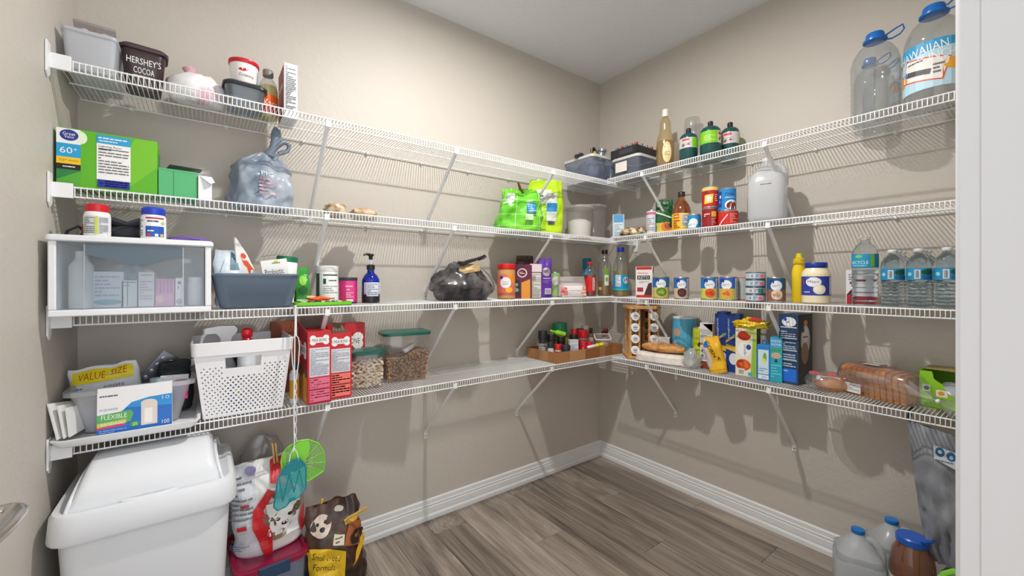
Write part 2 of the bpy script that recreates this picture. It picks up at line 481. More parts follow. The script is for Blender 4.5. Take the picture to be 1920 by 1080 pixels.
# ================================================================== wire shelves
ZS = {1: 1.918, 2: 1.5585, 3: 1.184, 4: .810}
DL = {1: .340, 2: .320, 3: .330, 4: .328}
DR = {1: .345, 2: .312, 3: .303, 4: .302}
LIP = .031; WR = .0014; RR = .0027
WIRE = C(238, 239, 240, 0.32)
KNOB = C(236, 236, 234, .45)
ORD = {1: 'top', 2: 'second', 3: 'third', 4: 'lowest'}
def wire_shelf(k, side):
    z = ZS[k]; D = DL[k] if side == 0 else DR[k]
    if side == 0: a0, a1 = -2.692, -.012
    else: a0, a1 = -.36, -1.955
    P = (lambda a, d, zz: (a, -d, zz)) if side == 0 else (lambda a, d, zz: (-d, a, zz))
    o = thing('wire_shelf', 'white wire shelf, %s of the four along the %s wall' % (ORD[k], 'long left' if side == 0 else 'right'), 'shelf', (0, 0, 0), 0, 'white wire pantry shelves')
    zc = z - WR
    def rail(name, d, zz, r=RR):
        MB().tube([P(a0, d, zz), P(a1, d, zz)], r, 8).build(name, WIRE, o)
    rail('front_rail', D - .002, z - RR - .0006)
    rail('lip_rail', D - .002, z - LIP)
    rail('middle_rail', D * .46, z - 2 * WR - RR)
    rail('back_rail', .010, z - 2 * WR - RR)
    m = MB(); sgn = 1 if a1 > a0 else -1; L = abs(a1 - a0); n = int(L / .0127)
    for i in range(n + 1):
        a = a0 + sgn * (.003 + i * .0127)
        m.tube([P(a, .006, zc), P(a, D - .0005, zc), P(a, D + .0008, zc - .0025), P(a, D + .0008, z - LIP - .002)], WR, 5)
    m.build('cross_wires', WIRE, o)['kind'] = 'stuff'
    for a in ((-1.962, -1.395, -.775) if side == 0 else (-.612, -1.255)):
        b = MB(); w = .0085
        top = (D - .006, z - LIP - .001); bot = (.006, z - .335)
        vs = []
        for (d, zz), t in ((top, 0), (bot, 1)):
            vs += [P(a - w, d, zz), P(a - w * .3, d + .004, zz - .004), P(a + w * .3, d + .004, zz - .004), P(a + w, d, zz), P(a + w, d - .003, zz + .003), P(a - w, d - .003, zz + .003)]
        fs = [(i, (i + 1) % 6, 6 + (i + 1) % 6, 6 + i) for i in range(6)] + [tuple(range(6)), tuple(range(6, 12))]
        b.add(vs, fs)
        c = P(a - w, D + .003, z - LIP - .004); e = P(a + w, D - .008, z + .002)
        b.box(min(c[0], e[0]), min(c[1], e[1]), z - LIP - .005, max(c[0], e[0]), max(c[1], e[1]), z - .012)
        br = b.build('support_brace', WIRE, o, smooth=False)
        c = P(a - .0095, .001, 0); e = P(a + .0095, .004, 0)
        ft = MB().box(min(c[0], e[0]), min(c[1], e[1]), z - .372, max(c[0], e[0]), max(c[1], e[1]), z - .325)
        ft.build('foot_plate', WIRE, br, bevel=.001, smooth=False)
        M = Matrix.Translation(P(a, .004, z - .358)) @ (Matrix.Rotation(R(90), 4, 'X') if side == 0 else Matrix.Rotation(R(-90), 4, 'Y'))
        MB().lathe([(0, 0), (.0032, 0), (.0032, .0015), (.0018, .0024), (0, .0024)], 8, M=M).build('screw', C(120, 120, 122, .4, .7), br)
    q = a0 + sgn * .13
    while (q - a1) * sgn < -.05:
        M = Matrix.Translation(P(q, 0.0005, z - .008)) @ (Matrix.Rotation(R(90), 4, 'X') if side == 0 else Matrix.Rotation(R(-90), 4, 'Y'))
        MB().lathe([(.0085, 0), (.0085, .006), (.006, .010), (.006, .017), (0, .019)], 10, M=M).build('wall_clip', KNOB, o)
        q += sgn * .285
    if side == 0:
        for x, s in ((XL, 1), (0, -1)):
            e = MB()
            x0, x1 = sorted((x + s * .001, x + s * .006))
            if s > 0:
                prof = [(-D - .036, z + .030), (-D - .004, z + .030), (-D - .004, z - .055), (-D - .020, z - .068), (-D - .036, z - .055)]
            else:
                prof = [(-D - .016, z + .002), (-D + .016, z + .002), (-D + .016, z - .070), (-D + .010, z - .078), (-D - .010, z - .078), (-D - .016, z - .070)]
            n = len(prof)
            e.add([(x0, y, zz) for y, zz in prof] + [(x1, y, zz) for y, zz in prof], [tuple(range(n)), tuple(range(n, 2 * n))] + [(i, (i + 1) % n, n + (i + 1) % n, n + i) for i in range(n)])
            if s > 0:
                e.box(XL + .004, -D - .012, z - LIP - .006, XL + .047, -D - .002, z + .006)
            else:
                e.box(-.03, -D - .006, z - LIP - .005, -.004, -D + .006, z - .001)
            eb = e.build('end_bracket', WIRE, o, bevel=.0012, smooth=False)
    return o
for k in (1, 2, 3, 4):
    wire_shelf(k, 0); wire_shelf(k, 1)

# ================================================================== builders for the groceries
def cyl_can(name, label, cat, loc, r, h, base, art=None, rz=0, group=None, rim=None, lid=None, wrap=True, squash=1.0):
    o = thing(name, label, cat, loc, rz, group)
    st = rim or steel()
    MB().lathe([(r * .9, 0), (r * .97, .0), (r, .002), (r * .985, .005), (r * .985, h - .005), (r, h - .002), (r * .97, h), (r * .93, h), (r * .92, h - .004), (0, h - .004)], 24, squash=squash).build('can_body', st, o)
    lb = MB().lathe([(r * .995, .006), (r * .995, h - .006)], 24, cap=False, squash=squash).build('label', C(*base, .35), o)
    if art: art.build(on_cyl(r * .995, squash), lb, 'print', cut=r * .28)
    if lid: MB().lathe([(r * 1.02, h - .008), (r * 1.03, h - .006), (r * 1.03, h), (r * .98, h + .002), (0, h + .002)], 24).build('lid', lid, o)
    return o
def lathe_bottle(name, label, cat, loc, parts, arts=(), rz=0, group=None, squash=1.0, seg=20, rx=0, ry=0):
    """parts: (part name, profile, material); arts: (part index, radius, art)"""
    o = thing(name, label, cat, loc, rz, group, rx, ry)
    ps = []
    for nm, prof, mat in parts:
        ps.append(MB().lathe(prof, seg, squash=squash).build(nm, mat, o))
    for i, r, art in arts:
        art.build(on_cyl(r, squash), ps[i], 'print', cut=r * .28)
    return o
def carton(name, label, cat, loc, w, d, h, col, front=None, right=None, left=None, top=None, rz=0, group=None, rx=0, ry=0, mat=None, bev=.0012):
    o = thing(name, label, cat, loc, rz, group, rx, ry)
    b = MB().box(-w / 2, -d / 2, 0, w / 2, d / 2, h).build('box_body', mat or C(*col, .45), o, bevel=bev, smooth=False)
    for art, fn, nm in ((front, on_front(d), 'front_print'), (right, on_right(w), 'side_print'), (left, on_left(w), 'side_print'), (top, on_top(h), 'top_print')):
        if art: art.build(fn, b, nm)
    return o
def bag_shape(w, d, h, seed, wr=.006, top=.12, pinch=.1, n=26, m=16, lean=0.0, belly=1.0, freq=14, taper=.10, e=.72, skew=0.0):
    """pillow bag: full below, flat crimped top; returns function (u 0..1 round, t 0..1 up) -> point and a mesh"""
    def fn(a, t, l=0.0):
        full = math.sin(min(1, t / .10) * PI / 2) ** .5 * 0.12 + .88
        tp = max(0.0, (t - (1 - top * 2.6)) / (top * 2.6)); tp = tp * tp * (3 - 2 * tp)
        hw = w / 2 * full * (1 - taper * t * t - .03 * tp) * (1 + .05 * noise.noise(Vector((seed, t * 5, 0))))
        hd = d / 2 * full * (1 - tp) * (1 + (belly - 1) * math.sin(PI * min(1, t * 1.1))) + .0035
        ca, sa = math.cos(a), math.sin(a)
        x = hw * math.copysign(abs(ca) ** e, ca); y = hd * math.copysign(abs(sa) ** e, sa)
        nz = noise.noise(Vector((x * freq + seed, y * freq, t * h * freq * .8))) * wr + noise.noise(Vector((x * freq * 2.7 + seed, y * freq * 2.7 + 9, t * h * freq * 2))) * wr * .5
        nx, ny = ca, sa
        k = min(1, t * 6)
        nz += wr * .8 * tp * math.sin(a * 7 + seed) * noise.noise(Vector((a * 2, seed, 1)))
        x += skew * t * h
        x += nx * (nz * k + l); y += ny * (nz * k + l) - lean * t * t
        return (x, y, t * h + (noise.noise(Vector((x * 25, seed, 4))) * .012 * t if t > .85 else 0))
    return fn
def bag_mesh(fn, n=26, m=18, mat=None):
    vs = []; fs = []
    for j in range(m + 1):
        for i in range(n): vs.append(fn(2 * PI * i / n, j / m))
    for j in range(m):
        for i in range(n):
            a, b = j * n + i, j * n + (i + 1) % n
            fs.append((a, b, b + n, a + n))
    fs.append(tuple(reversed(range(n)))); fs.append(tuple(m * n + i for i in range(n)))
    return MB().add(vs, fs, mat)
def on_bag(fn, w, h, e=.72):
    """front face of a bag: x in -w/2..w/2, y in 0..h"""
    def f(x, y, l):
        t = max(0, min(1, y / h)); c = max(-.995, min(.995, x / (w / 2)))
        ca = math.copysign(abs(c) ** (1 / e), c)
        return fn(-math.acos(ca), t, (l - .0004) * 5 + .0022)
    return f
def bag(name, label, cat, loc, w, d, h, mat, art=None, rz=0, seed=1, wr=.006, top=.12, lean=0.0, rx=0, ry=0, group=None, belly=1.0, freq=14, part='bag_body', taper=.10, skew=0.0):
    o = thing(name, label, cat, loc, rz, group, rx, ry)
    fn = bag_shape(w, d, h, seed, wr, top, lean=lean, belly=belly, freq=freq, taper=taper, skew=skew)
    b = bag_mesh(fn, 64, 40).build(part, mat, o, angle=60)
    if art: art.build(on_bag(fn, w, h), b, 'print', cut=w / 20, ycut=h / 24)
    return o
def rock(seed, rx, ry, rz, rough, mat, name, parent, freq=9, seg=22, rings=14, flat=True, twist=0, peak=0.0, px=0.0):
    """crumpled lump resting on z=0"""
    m = MB(); vs = []; fs = []
    for j in range(rings + 1):
        ph = PI * j / rings
        for i in range(seg):
            a = 2 * PI * i / seg
            v = Vector((math.sin(ph) * math.cos(a), math.sin(ph) * math.sin(a), -math.cos(ph)))
            n = noise.noise(v * freq * .25 + Vector((seed, 0, 0))) * rough + abs(noise.noise(v * freq * .6 + Vector((0, seed, 0)))) * rough * .8
            p = Vector((v.x * rx, v.y * ry, v.z * rz)) * (1 + n)
            if peak: q = max(0, v.z); p.x = p.x * (1 - peak * q) + px * q; p.y *= (1 - peak * q)
            if flat: p.z = max(p.z, -rz * .72) + rz * .72
            vs.append(p)
    for j in range(rings):
        for i in range(seg):
            a, b = j * seg + i, j * seg + (i + 1) % seg
            fs.append((a, b, b + seg, a + seg))
    m.add(vs, fs)
    return m.build(name, mat, parent, angle=55)
def gv(art, cx, cy, r, bg=(238, 240, 244)):
    """white brand oval with a small blue roundel"""
    art.ell(cx, cy, r, r * .72, bg)
    art.ell(cx - r * .45, cy + r * .62, r * .34, r * .26, (28, 66, 150))
    return art
def open_box(mb, w, d, h, t, M=None, w2=None, d2=None, mat=None):
    """open-topped tapered box with wall thickness"""
    w2 = w2 or w; d2 = d2 or d
    def ring(ww, dd, z): return [(-ww/2,-dd/2,z),(ww/2,-dd/2,z),(ww/2,dd/2,z),(-ww/2,dd/2,z)]
    vs = ring(w, d, 0) + ring(w2, d2, h) + ring(w2 - 2*t, d2 - 2*t, h) + ring(w - 2*t, d - 2*t, t)
    fs = [(3,2,1,0)]
    for j in range(3):
        for i in range(4): fs.append((j*4+i, j*4+(i+1)%4, (j+1)*4+(i+1)%4, (j+1)*4+i))
    fs.append((12,13,14,15))
    if M is not None: vs = [M @ Vector(v) for v in vs]
    return mb.add(vs, fs, mat)
def tub(name, label, cat, loc, w, d, h, w0, d0, r, mat, rz=0, group=None, t=.003, rimw=.006, rimh=.008, part='tub_body', rim=True, rmat=None):
    """open moulded plastic tub: outer wall, inner wall, rolled rim"""
    o = thing(name, label, cat, loc, rz, group)
    m = MB().loft([(.0, w0 - .01, d0 - .01, r), (.004, w0, d0, r), (h, w, d, r), (h, w - 2*t, d - 2*t, r), (.006, w0 - 2*t, d0 - 2*t, r)], n=5)
    b = m.build(part, mat, o)
    if rim:
        MB().loft([(h - rimh, w, d, r), (h - rimh, w + 2*rimw, d + 2*rimw, r + rimw), (h + .001, w + 2*rimw, d + 2*rimw, r + rimw), (h + .002, w - 2*t, d - 2*t, r), (h - rimh, w - 2*t, d - 2*t, r)], n=5, cap0=False, cap1=False).build('rim', rmat or mat, o)
    return o

Z1, Z2, Z3, Z4 = (ZS[k] + .0006 for k in (1, 2, 3, 4))
CLEAR = film(225, 230, 232, .10, .08, .2)
FROST = film(226, 230, 233, .42, .3, .08)
HAZY = film(215, 220, 224, .25, .2, .1)

# ================================================================== left wall, top shelf
t = tub('storage_bin', 'frosted white plastic bin at the left end of the top shelf', 'bin', (-2.627, -.165, Z1), .118, .24, .118, .104, .21, .012, film(232, 235, 240, .8, .3, .05), rimw=.003)
o = thing('cookie_box', 'clear plastic box of small cookies poking out of the white bin', 'box', (-2.625, -.215, Z1 + .088), 4, rx=-6)
MB().loft([(0, .09, .03, .006), (.075, .092, .032, .006)]).build('box_shell', film(226, 226, 228, .08, .1, .15), o)
MB().loft([(.075, .096, .036, .006), (.083, .096, .036, .006)]).build('lid', film(210, 200, 205, .3, .1, .15), o)
for i in range(7):
    c = [(150, 100, 60), (236, 215, 225), (205, 215, 80), (168, 118, 70), (125, 80, 48), (226, 226, 220), (160, 108, 62)][i]
    rock(i * 3.1, .010, .007, .009, .25, C(*c, .6), 'cookie', o, seg=10, rings=7).location = (-.034 + .0115 * i, -.004, .042 + .009 * (i % 2))

o = thing('cocoa_tub', 'dark brown cocoa tub with a flanged lid, white lettering', 'tub', (-2.512, -.175, Z1), 5)
BR = C(58, 40, 44, .3)
b = MB().loft([(0, .085, .07, .02), (.003, .09, .075, .022), (.125, .112, .092, .022), (.13, .112, .092, .022)]).build('tub_body', BR, o)
MB().loft([(.128, .114, .094, .022), (.128, .126, .106, .026), (.137, .128, .108, .026), (.139, .120, .1, .024), (.145, .112, .092, .022)]).build('lid', C(66, 46, 56, .28), o)
A = Art().text("HERSHEY'S", 0, .092, .086, .021, WHITE).text('COCOA', 0, .062, .052, .02, WHITE).text('natural unsweetened', 0, .044, .05, .006, (210, 190, 150))
A.build(lambda x, y, l: (x, -(.0375 + (y / .125) * .0085) - l - .0006, y), b, 'lettering')

o = thing('sugar_bag', 'white bag of sugar with pink print, twisted shut on top', 'bag', (-2.368, -.17, Z1), 3)
SUG = mottled((244, 242, 243), (226, 178, 190), 9, .45, .15, lo=.56, hi=.66)
rock(2.2, .088, .07, .062, .16, SUG, 'bag_body', o, freq=11)
MB().lathe([(.02, .085), (.012, .098), (.014, .112), (.022, .122), (.015, .130), (0, .128)], 10, c=(-.022, 0, 0)).build('twisted_top', C(222, 170, 184, .4), o)

o = thing('food_container', 'clear lunch container with black lid under the frosting tub', 'container', (-2.226, -.205, Z1), 2)
MB().loft([(0, .10, .085, .02), (.004, .108, .09, .022), (.078, .128, .108, .024)], cap1=False).build('container_body', film(150, 165, 178, .5, .15, .2), o)
MB().loft([(.076, .132, .112, .026), (.076, .140, .12, .028), (.086, .140, .12, .028), (.09, .126, .106, .024), (.094, .12, .1, .022)]).build('lid', C(38, 41, 46, .3), o)

A = Art().ell(-.012, .062, .017, .011, (196, 30, 48)).text('Betty', -.012, .064, .02, .006, WHITE).text('Creamy', .0, .036, .05, .013, (70, 48, 44)).rect(.042, .012, .07, .075, (232, 238, 246)).lines(.044, .015, .068, .07, 7, (60, 110, 170))
o = lathe_bottle('frosting_tub', 'white frosting tub with red lid on the lunch container', 'tub', (-2.226, -.18, Z1 + .0955),
    [('tub_body', [(.040, 0), (.041, .002), (.047, .086), (0, .086)], C(240, 238, 236, .35)), ('lid', [(.049, .083), (.0505, .085), (.0505, .097), (.047, .099), (0, .099)], C(205, 28, 44, .3))], [(0, .0445, A)], rz=8)

A = Art().rect(-.06, .022, .06, .088, (232, 104, 30)).rect(-.06, .022, .06, .048, (176, 32, 34)).text('Karo', .002, .055, .05, .026, WHITE)
o = lathe_bottle('syrup_bottle', 'clear corn syrup bottle with grey cap and orange label', 'bottle', (-2.146, -.175, Z1),
    [('bottle', [(.030, 0), (.034, .004), (.034, .11), (.030, .135), (.018, .158), (.014, .163), (.014, .172)], CLEAR), ('syrup', [(.0, .002), (.032, .003), (.032, .11), (.0295, .128), (0, .128)], film(232, 215, 120, .45, .1)), ('cap', [(.018, .168), (.0185, .169), (.0185, .190), (.016, .193), (0, .193)], C(128, 126, 118, .4))], [(0, .0345, A)], rz=10)

A = Art().rect(-.021, .02, .021, .205, (228, 230, 234)).lines(-.018, .03, .018, .198, 22, (110, 114, 122), .5, 4)
A2 = Art().rect(-.065, .01, .065, .2, (150, 40, 46)).text('CRACKERS', 0, .13, .1, .02, WHITE)
carton('snack_box', 'slim white snack box showing its printed facts side', 'box', (-2.078, -.18, Z1), .047, .15, .208, (236, 236, 238), A, left=A2)

# ================================================================== left wall, second shelf
GR = (92, 178, 26)
A = Art().rect(-.112, 0, .112, .172, GR).poly([(-.03, 0), (.03, 0), (.112, .09), (.112, .172), (.06, .172)], (116, 192, 32)).rect(-.112, 0, -.062, .172, (38, 128, 62)).poly([(-.112, 0), (-.062, 0), (-.062, .05), (-.112, .02)], (84, 170, 52))
A.rect(-.112, .128, -.062, .172, WHITE).ell(-.062, .150, .014, .019, (226, 240, 214)).ell(-.086, .153, .0195, .0165, (26, 48, 140)).text('Great', -.086, .157, .026, .009, WHITE).text('Value', -.086, .148, .02, .007, WHITE)
A.rect(-.112, .088, -.062, .128, (32, 160, 214)).text('60', -.092, .108, .026, .018, WHITE).text('w', -.073, .112, .006, .006, WHITE).rect(-.112, .068, -.062, .088, (244, 198, 30)).text('SOFT WHITE', -.086, .078, .04, .006, (120, 90, 10)).rect(-.112, .052, -.062, .068, BLACK).text('EVERYDAY', -.086, .06, .026, .005, WHITE)
A.rect(-.028, .032, .048, .168, WHITE).rect(-.028, .142, .048, .168, (34, 160, 214)).text('Guaranteed Brightness', .008, .159, .064, .006, WHITE).text('performance', -.002, .15, .04, .005, WHITE).text('Lighting Facts', .002, .133, .05, .007, (40, 40, 44)).lines(-.024, .05, .044, .128, 9, (96, 98, 104), .35, 2).rect(-.024, .125, .044, .127, BLACK)
A.rect(-.026, .008, .046, .032, (30, 44, 150)).lines(-.010, .011, .042, .03, 3, (180, 190, 230), .4, 6).text('*', -.018, .021, .009, .009, WHITE)
A3 = Art().rect(-.06, 0, .06, .172, (110, 186, 30)).rect(-.05, .02, .05, .15, (60, 150, 50))
carton('light_bulb_box', 'large green light bulb box reading 60, left end of second shelf', 'box', (-2.581, -.235, Z2), .222, .12, .174, GR, A, right=A3, rz=0)

o = thing('opened_box', 'plain green carton with its top flaps standing open', 'box', (-2.421, -.23, Z2), 4)
GB = C(84, 178, 116, .55)
open_box(MB(), .100, .12, .088, .002).build('box_body', GB, o, smooth=False)
MB().box(-.05, -.0607, .086, .05, -.0597, .092).build('folded_edge', GB, o, smooth=False)
MB().add([(-.048, .06, .088), (.05, .06, .088), (.07, .02, .122), (-.02, -.01, .118)], [(0, 1, 2, 3)]).build('flap', C(120, 124, 122, .6), o, solid=.0012, smooth=False)
MB().add([(.05, -.06, .088), (.05, .06, .088), (.074, .04, .098), (.074, -.03, .102)], [(0, 1, 2, 3)]).build('flap', C(214, 216, 218, .6), o, solid=.0012, smooth=False)
MB().box(-.012, -.0612, 0.002, -.0112, -.0602, .086).build('seam', C(60, 140, 88, .6), o, smooth=False)
o = thing('white_carton', 'small white carton with a torn flap beside the opened green box', 'box', (-2.352, -.24, Z2), 8)
MB().box(-.019, -.05, 0, .019, .05, .082).build('box_body', C(232, 234, 236, .5), o, bevel=.001, smooth=False)
MB().add([(-.015, -.05, .082), (.019, -.05, .082), (.026, -.06, .062), (.012, -.066, .055)], [(0, 1, 2, 3)]).build('flap', C(222, 225, 232, .5), o, solid=.001, smooth=False)

# grey carrier bag full of packets, knotted on top
o = thing('carrier_bag', 'knotted grey-blue carrier bag full of packets below the top shelf', 'bag', (-2.168, -.165, Z2), 5)
GBG = mottled((112, 128, 146), (176, 184, 196), 11, .3, .5, (1, 1, .35), 5, .38, .66)
fn = bag_shape(.215, .15, .235, 3.3, .026, .2, belly=1.0, freq=15, e=.7)
def carr(a, t, l=0):
    x, y, z = fn(a, min(t, .999), l); k = max(0, (t - .55) / .45)
    return (x * (1 - .72 * k * k) + .03 * k * k, y * (1 - .4 * k), z)
b = bag_mesh(carr, 60, 36).build('bag_body', GBG, o, angle=80)
Art().text('PIC', .005, .13, .04, .016, (206, 212, 220)).lines(-.02, .05, .04, .115, 5, (196, 160, 172), .5, 3).build(lambda x, y, l: (lambda p: (p[0], p[1] - .004, p[2]))(on_bag(carr, .205, .235)(x, y, l)), b, 'print', cut=.02, ycut=.02)
KN = C(120, 134, 152, .3, bump=.3)
MB().tube([(.03, 0, .225), (.038, -.01, .25), (.046, -.014, .275), (.05, -.01, .30), (.052, .0, .325), (.05, .006, .34)], [.022, .013, .016, .02, .016, .006], 9).build('handle', KN, o)
MB().tube([(.028, 0, .232), (.05, -.012, .262), (.078, -.014, .282), (.098, -.008, .276), (.092, -.004, .252), (.06, 0, .235)], [.014, .012, .010, .009, .009, .010], 8).build('handle', KN, o)

o = thing('foil_packet', 'crumpled tan foil packet nearer the left on the second shelf', 'packet', (-1.892, -.165, Z2), 0)
TAN = mottled((150, 118, 84), (222, 200, 168), 30, .3, .5)
rock(5.5, .046, .05, .034, .3, TAN, 'packet_body', o, freq=16)
o = thing('paper_packet', 'folded tan packet with pale end, right of the foil packet', 'packet', (-1.772, -.165, Z2), -8)
rock(8.5, .058, .045, .028, .34, mottled((176, 146, 108), (214, 190, 156), 24, .4, .5), 'packet_body', o, freq=14)
MB().add([(.04, -.02, .03), (.062, -.012, .048), (.066, .02, .05), (.04, .03, .03)], [(0, 1, 2, 3)]).build('torn_edge', C(222, 208, 184, .5), o, solid=.0015)

# two green bags near the corner
GBM = mottled((96, 190, 44), (128, 214, 60), 8, .3, .45, (1, 1, 1), 4)
A = Art().poly([(-.11, .15), (-.05, .155), (-.045, .215), (-.095, .215)], (226, 228, 226)).lines(-.10, .16, -.055, .205, 5, (160, 164, 166)).rect(.03, .10, .09, .155, (42, 140, 208)).lines(.034, .105, .086, .15, 4, (170, 210, 236)).rect(.02, .06, .06, .09, (206, 232, 196))
for q in (.028, .09, .17): A.rect(-.13, q, .13, q + .0022, (196, 238, 150))
A.rect(-.034, 0, -.031, .24, (196, 238, 150)).rect(.098, 0, .101, .24, (196, 238, 150))
o = bag('tied_green_bag', 'green bag tied round with pale string on the second shelf', 'bag', (-.92, -.2, Z2), .26, .14, .245, GBM, A, rz=-28, seed=4, wr=.02, top=.13, belly=1.05, taper=.3, skew=.06)
MB().tube([(.02, -.05, .215), (.0, -.07, .235), (-.012, -.075, .265)], [.007, .008, .007], 6).build('clip', C(108, 62, 34, .5), o)
LM = mottled((170, 214, 20), (196, 230, 40), 8, .3, .4)
A = Art().poly([(-.08, .19), (.0, .18), (.03, .27), (-.07, .27)], WHITE).text('jasmine', -.03, .235, .075, .03, BLACK).rect(-.005, .08, .06, .25, (206, 214, 206)).rect(.0, .135, .06, .185, (40, 132, 200)).rect(.012, .06, .05, .08, (70, 72, 78)).rect(-.08, .03, .0, .17, (160, 206, 30))
bag('lime_bag', 'tall lime green bag with pale label behind the tied bag', 'bag', (-.70, -.165, Z2), .235, .12, .335, LM, A, rz=-30, seed=9, wr=.014, top=.12, taper=.12, skew=.05)

def canister(name, label, loc, r, h, fill, fillmat, rz=0):
    o = thing(name, label, 'container', loc, rz)
    MB().lathe([(r * .82, 0), (r * .84, .003), (r, h - .012)], 26, cap=True).build('container_body', film(226, 226, 224, .22, .2, .12), o)
    MB().lathe([(r * 1.0, h - .014), (r * 1.05, h - .013), (r * 1.06, h - .004), (r, h + .002), (r * .6, h + .006), (0, h + .006)], 26).build('lid', film(222, 216, 212, .75, .3, .05), o)
    if fill: MB().lathe([(0, .004), (r * .80, .004), (r * (.82 + .14 * fill / h), fill * .95), (r * .5, fill * 1.12), (0, fill * 1.05)], 22).build('contents', fillmat, o)
    return o
canister('flour_canister', 'clear canister half full of white flour beside lime bag', (-.415, -.19, Z2), .088, .20, .105, C(244, 242, 238, .8))
canister('grey_canister', 'taller clear canister, empty and grey, right of the flour', (-.245, -.155, Z2), .088, .228, 0, None)
A = Art().rect(-.03, 0, .03, .15, (214, 226, 236)).rect(-.03, .1, .03, .15, (84, 160, 214)).lines(-.026, .01, .026, .09, 8, (140, 160, 180))
A2 = Art().rect(-.03, 0, .03, .15, (52, 118, 160)).ell(0, .06, .022, .022, WHITE).text('MILK', 0, .06, .03, .01, (30, 60, 120))
carton('milk_carton', 'small blue and white drink carton in the shelf corner', 'carton', (-.20, -.33, Z2), .072, .06, .152, (200, 216, 230), A, right=A2, rz=-50)

# ================================================================== left wall, third shelf
# the drawer unit
o = thing('drawer_unit', 'white plastic drawer unit with clear front, third shelf left end', 'drawer unit', (-2.506, -.225, Z3))
WP = C(238, 240, 243, .3)
W, D, Hh = .352, .42, .205
fr = MB().box(-W/2, -D/2, 0, W/2, D/2, .018).box(-W/2, -D/2, .018, -W/2 + .016, D/2, Hh).box(W/2 - .016, -D/2, .018, W/2, D/2, Hh)
fr.build('frame', WP, o, bevel=.003, smooth=False)
MB().loft([(Hh, W + .004, D + .006, .012), (Hh + .003, W + .012, D + .014, .014), (Hh + .013, W + .012, D + .014, .014), (Hh + .018, W, D, .012)]).build('top_panel', WP, o)
MB().box(-W/2 + .016, D/2 - .004, .018, W/2 - .016, D/2, Hh).build('back_panel', film(226, 230, 234, .75, .3, .05), o)
dw = film(222, 230, 236, .16, .12, .12)
dd = MB().box(-W/2 + .018, -D/2 + .001, .019, W/2 - .018, -D/2 + .004, Hh - .004)
dfr = dd.build('drawer_front', dw, o, smooth=False)
scoop = [(-.105, .2)] + [(-.105 + .21 * i / 12, .155 + .012 * math.cos(i / 12 * 2 * PI)) for i in range(13)] + [(.105, .2)]
MB().prism(scoop, -D/2 - .001, -D/2 + .0008).build('handle_scoop', film(160, 176, 188, .55, .25, .06), dfr, smooth=False)
MB().box(-.108, -D/2 - .0015, .02, -.105, -D/2 + .0005, .2).box(.105, -D/2 - .0015, .02, .108, -D/2 + .0005, .2).build('ridges', film(230, 236, 240, .5, .1, .2), dfr, smooth=False)
base = (-2.506, -.225, Z3)
def inn(dx, dy, dz=.0195): return (base[0] + dx, base[1] + dy, base[2] + dz)
lathe_bottle('lotion_bottle', 'tall white bottle at the left inside the clear drawer', 'bottle', inn(-.122, -.15), [('bottle', [(.024, 0), (.026, .003), (.026, .12), (.015, .138), (.013, .145)], C(226, 228, 230, .35)), ('cap', [(.013, .143), (.013, .162), (0, .163)], WP)])
A = Art().rect(-.03, .01, .03, .1, (220, 228, 238)).lines(-.026, .03, .026, .095, 6, (150, 170, 200)).ell(0, .016, .03, .008, (120, 180, 200))
carton('medicine_box', 'pale blue medicine box seen through the clear drawer', 'box', inn(-.068, -.13), .07, .05, .105, (226, 232, 240), A)
rock(3, .075, .04, .03, .2, mottled((120, 170, 196), (226, 236, 240), 18, .5, .3), 'wrapped_pad', thing('pad_pack', 'crumpled pale blue pack at the back of the clear drawer', 'pack', inn(-.03, -.06)), freq=12)
bpy.data.objects['wrapped_pad'].scale = (1, 1, 2.4)
carton('slim_box', 'slim white box beside the medicine box in the drawer', 'box', inn(-.022, -.14), .036, .03, .08, (232, 238, 242), Art().rect(-.004, .003, -.002, .077, (110, 130, 150)).lines(-.016, .06, .016, .078, 2, (120, 160, 190)))
carton('lettered_box', 'white lettered box in the middle of the clear drawer', 'box', inn(.018, -.15), .036, .03, .105, (234, 234, 238), Art().text('equate', 0, .095, .026, .008, (60, 70, 110)).lines(-.014, .02, .014, .08, 7, (180, 180, 200)))
carton('pink_box', 'pink striped box inside the clear drawer', 'box', inn(.061, -.15), .046, .03, .085, (226, 158, 200), Art().bars(-.021, .04, .021, .083, 5, (190, 120, 190)).ell(-.012, .022, .009, .012, (236, 196, 200)))
carton('white_tube_box', 'narrow white box right of the pink box in the drawer', 'box', inn(.096, -.155), .02, .03, .088, (238, 240, 242), Art().text('Hydro', 0, .065, .03, .008, (60, 80, 120), R(90)).ell(0, .014, .008, .009, (170, 180, 190)))
lathe_bottle('pill_jar', 'small white jar near the right end of the drawer', 'jar', inn(.133, -.13), [('jar_body', [(.018, 0), (.019, .002), (.019, .07), (.016, .074)], C(236, 238, 240, .35)), ('lid', [(.018, .073), (.018, .09), (0, .09)], WP)])
lathe_bottle('clear_bottle', 'clear plastic bottle at the back of the drawer', 'bottle', inn(.11, -.05), [('bottle', [(.022, 0), (.023, .003), (.023, .11), (.012, .128), (.012, .14)], HAZY), ('cap', [(.014, .138), (.014, .152), (0, .152)], WP)])
zt = Z3 + .2235
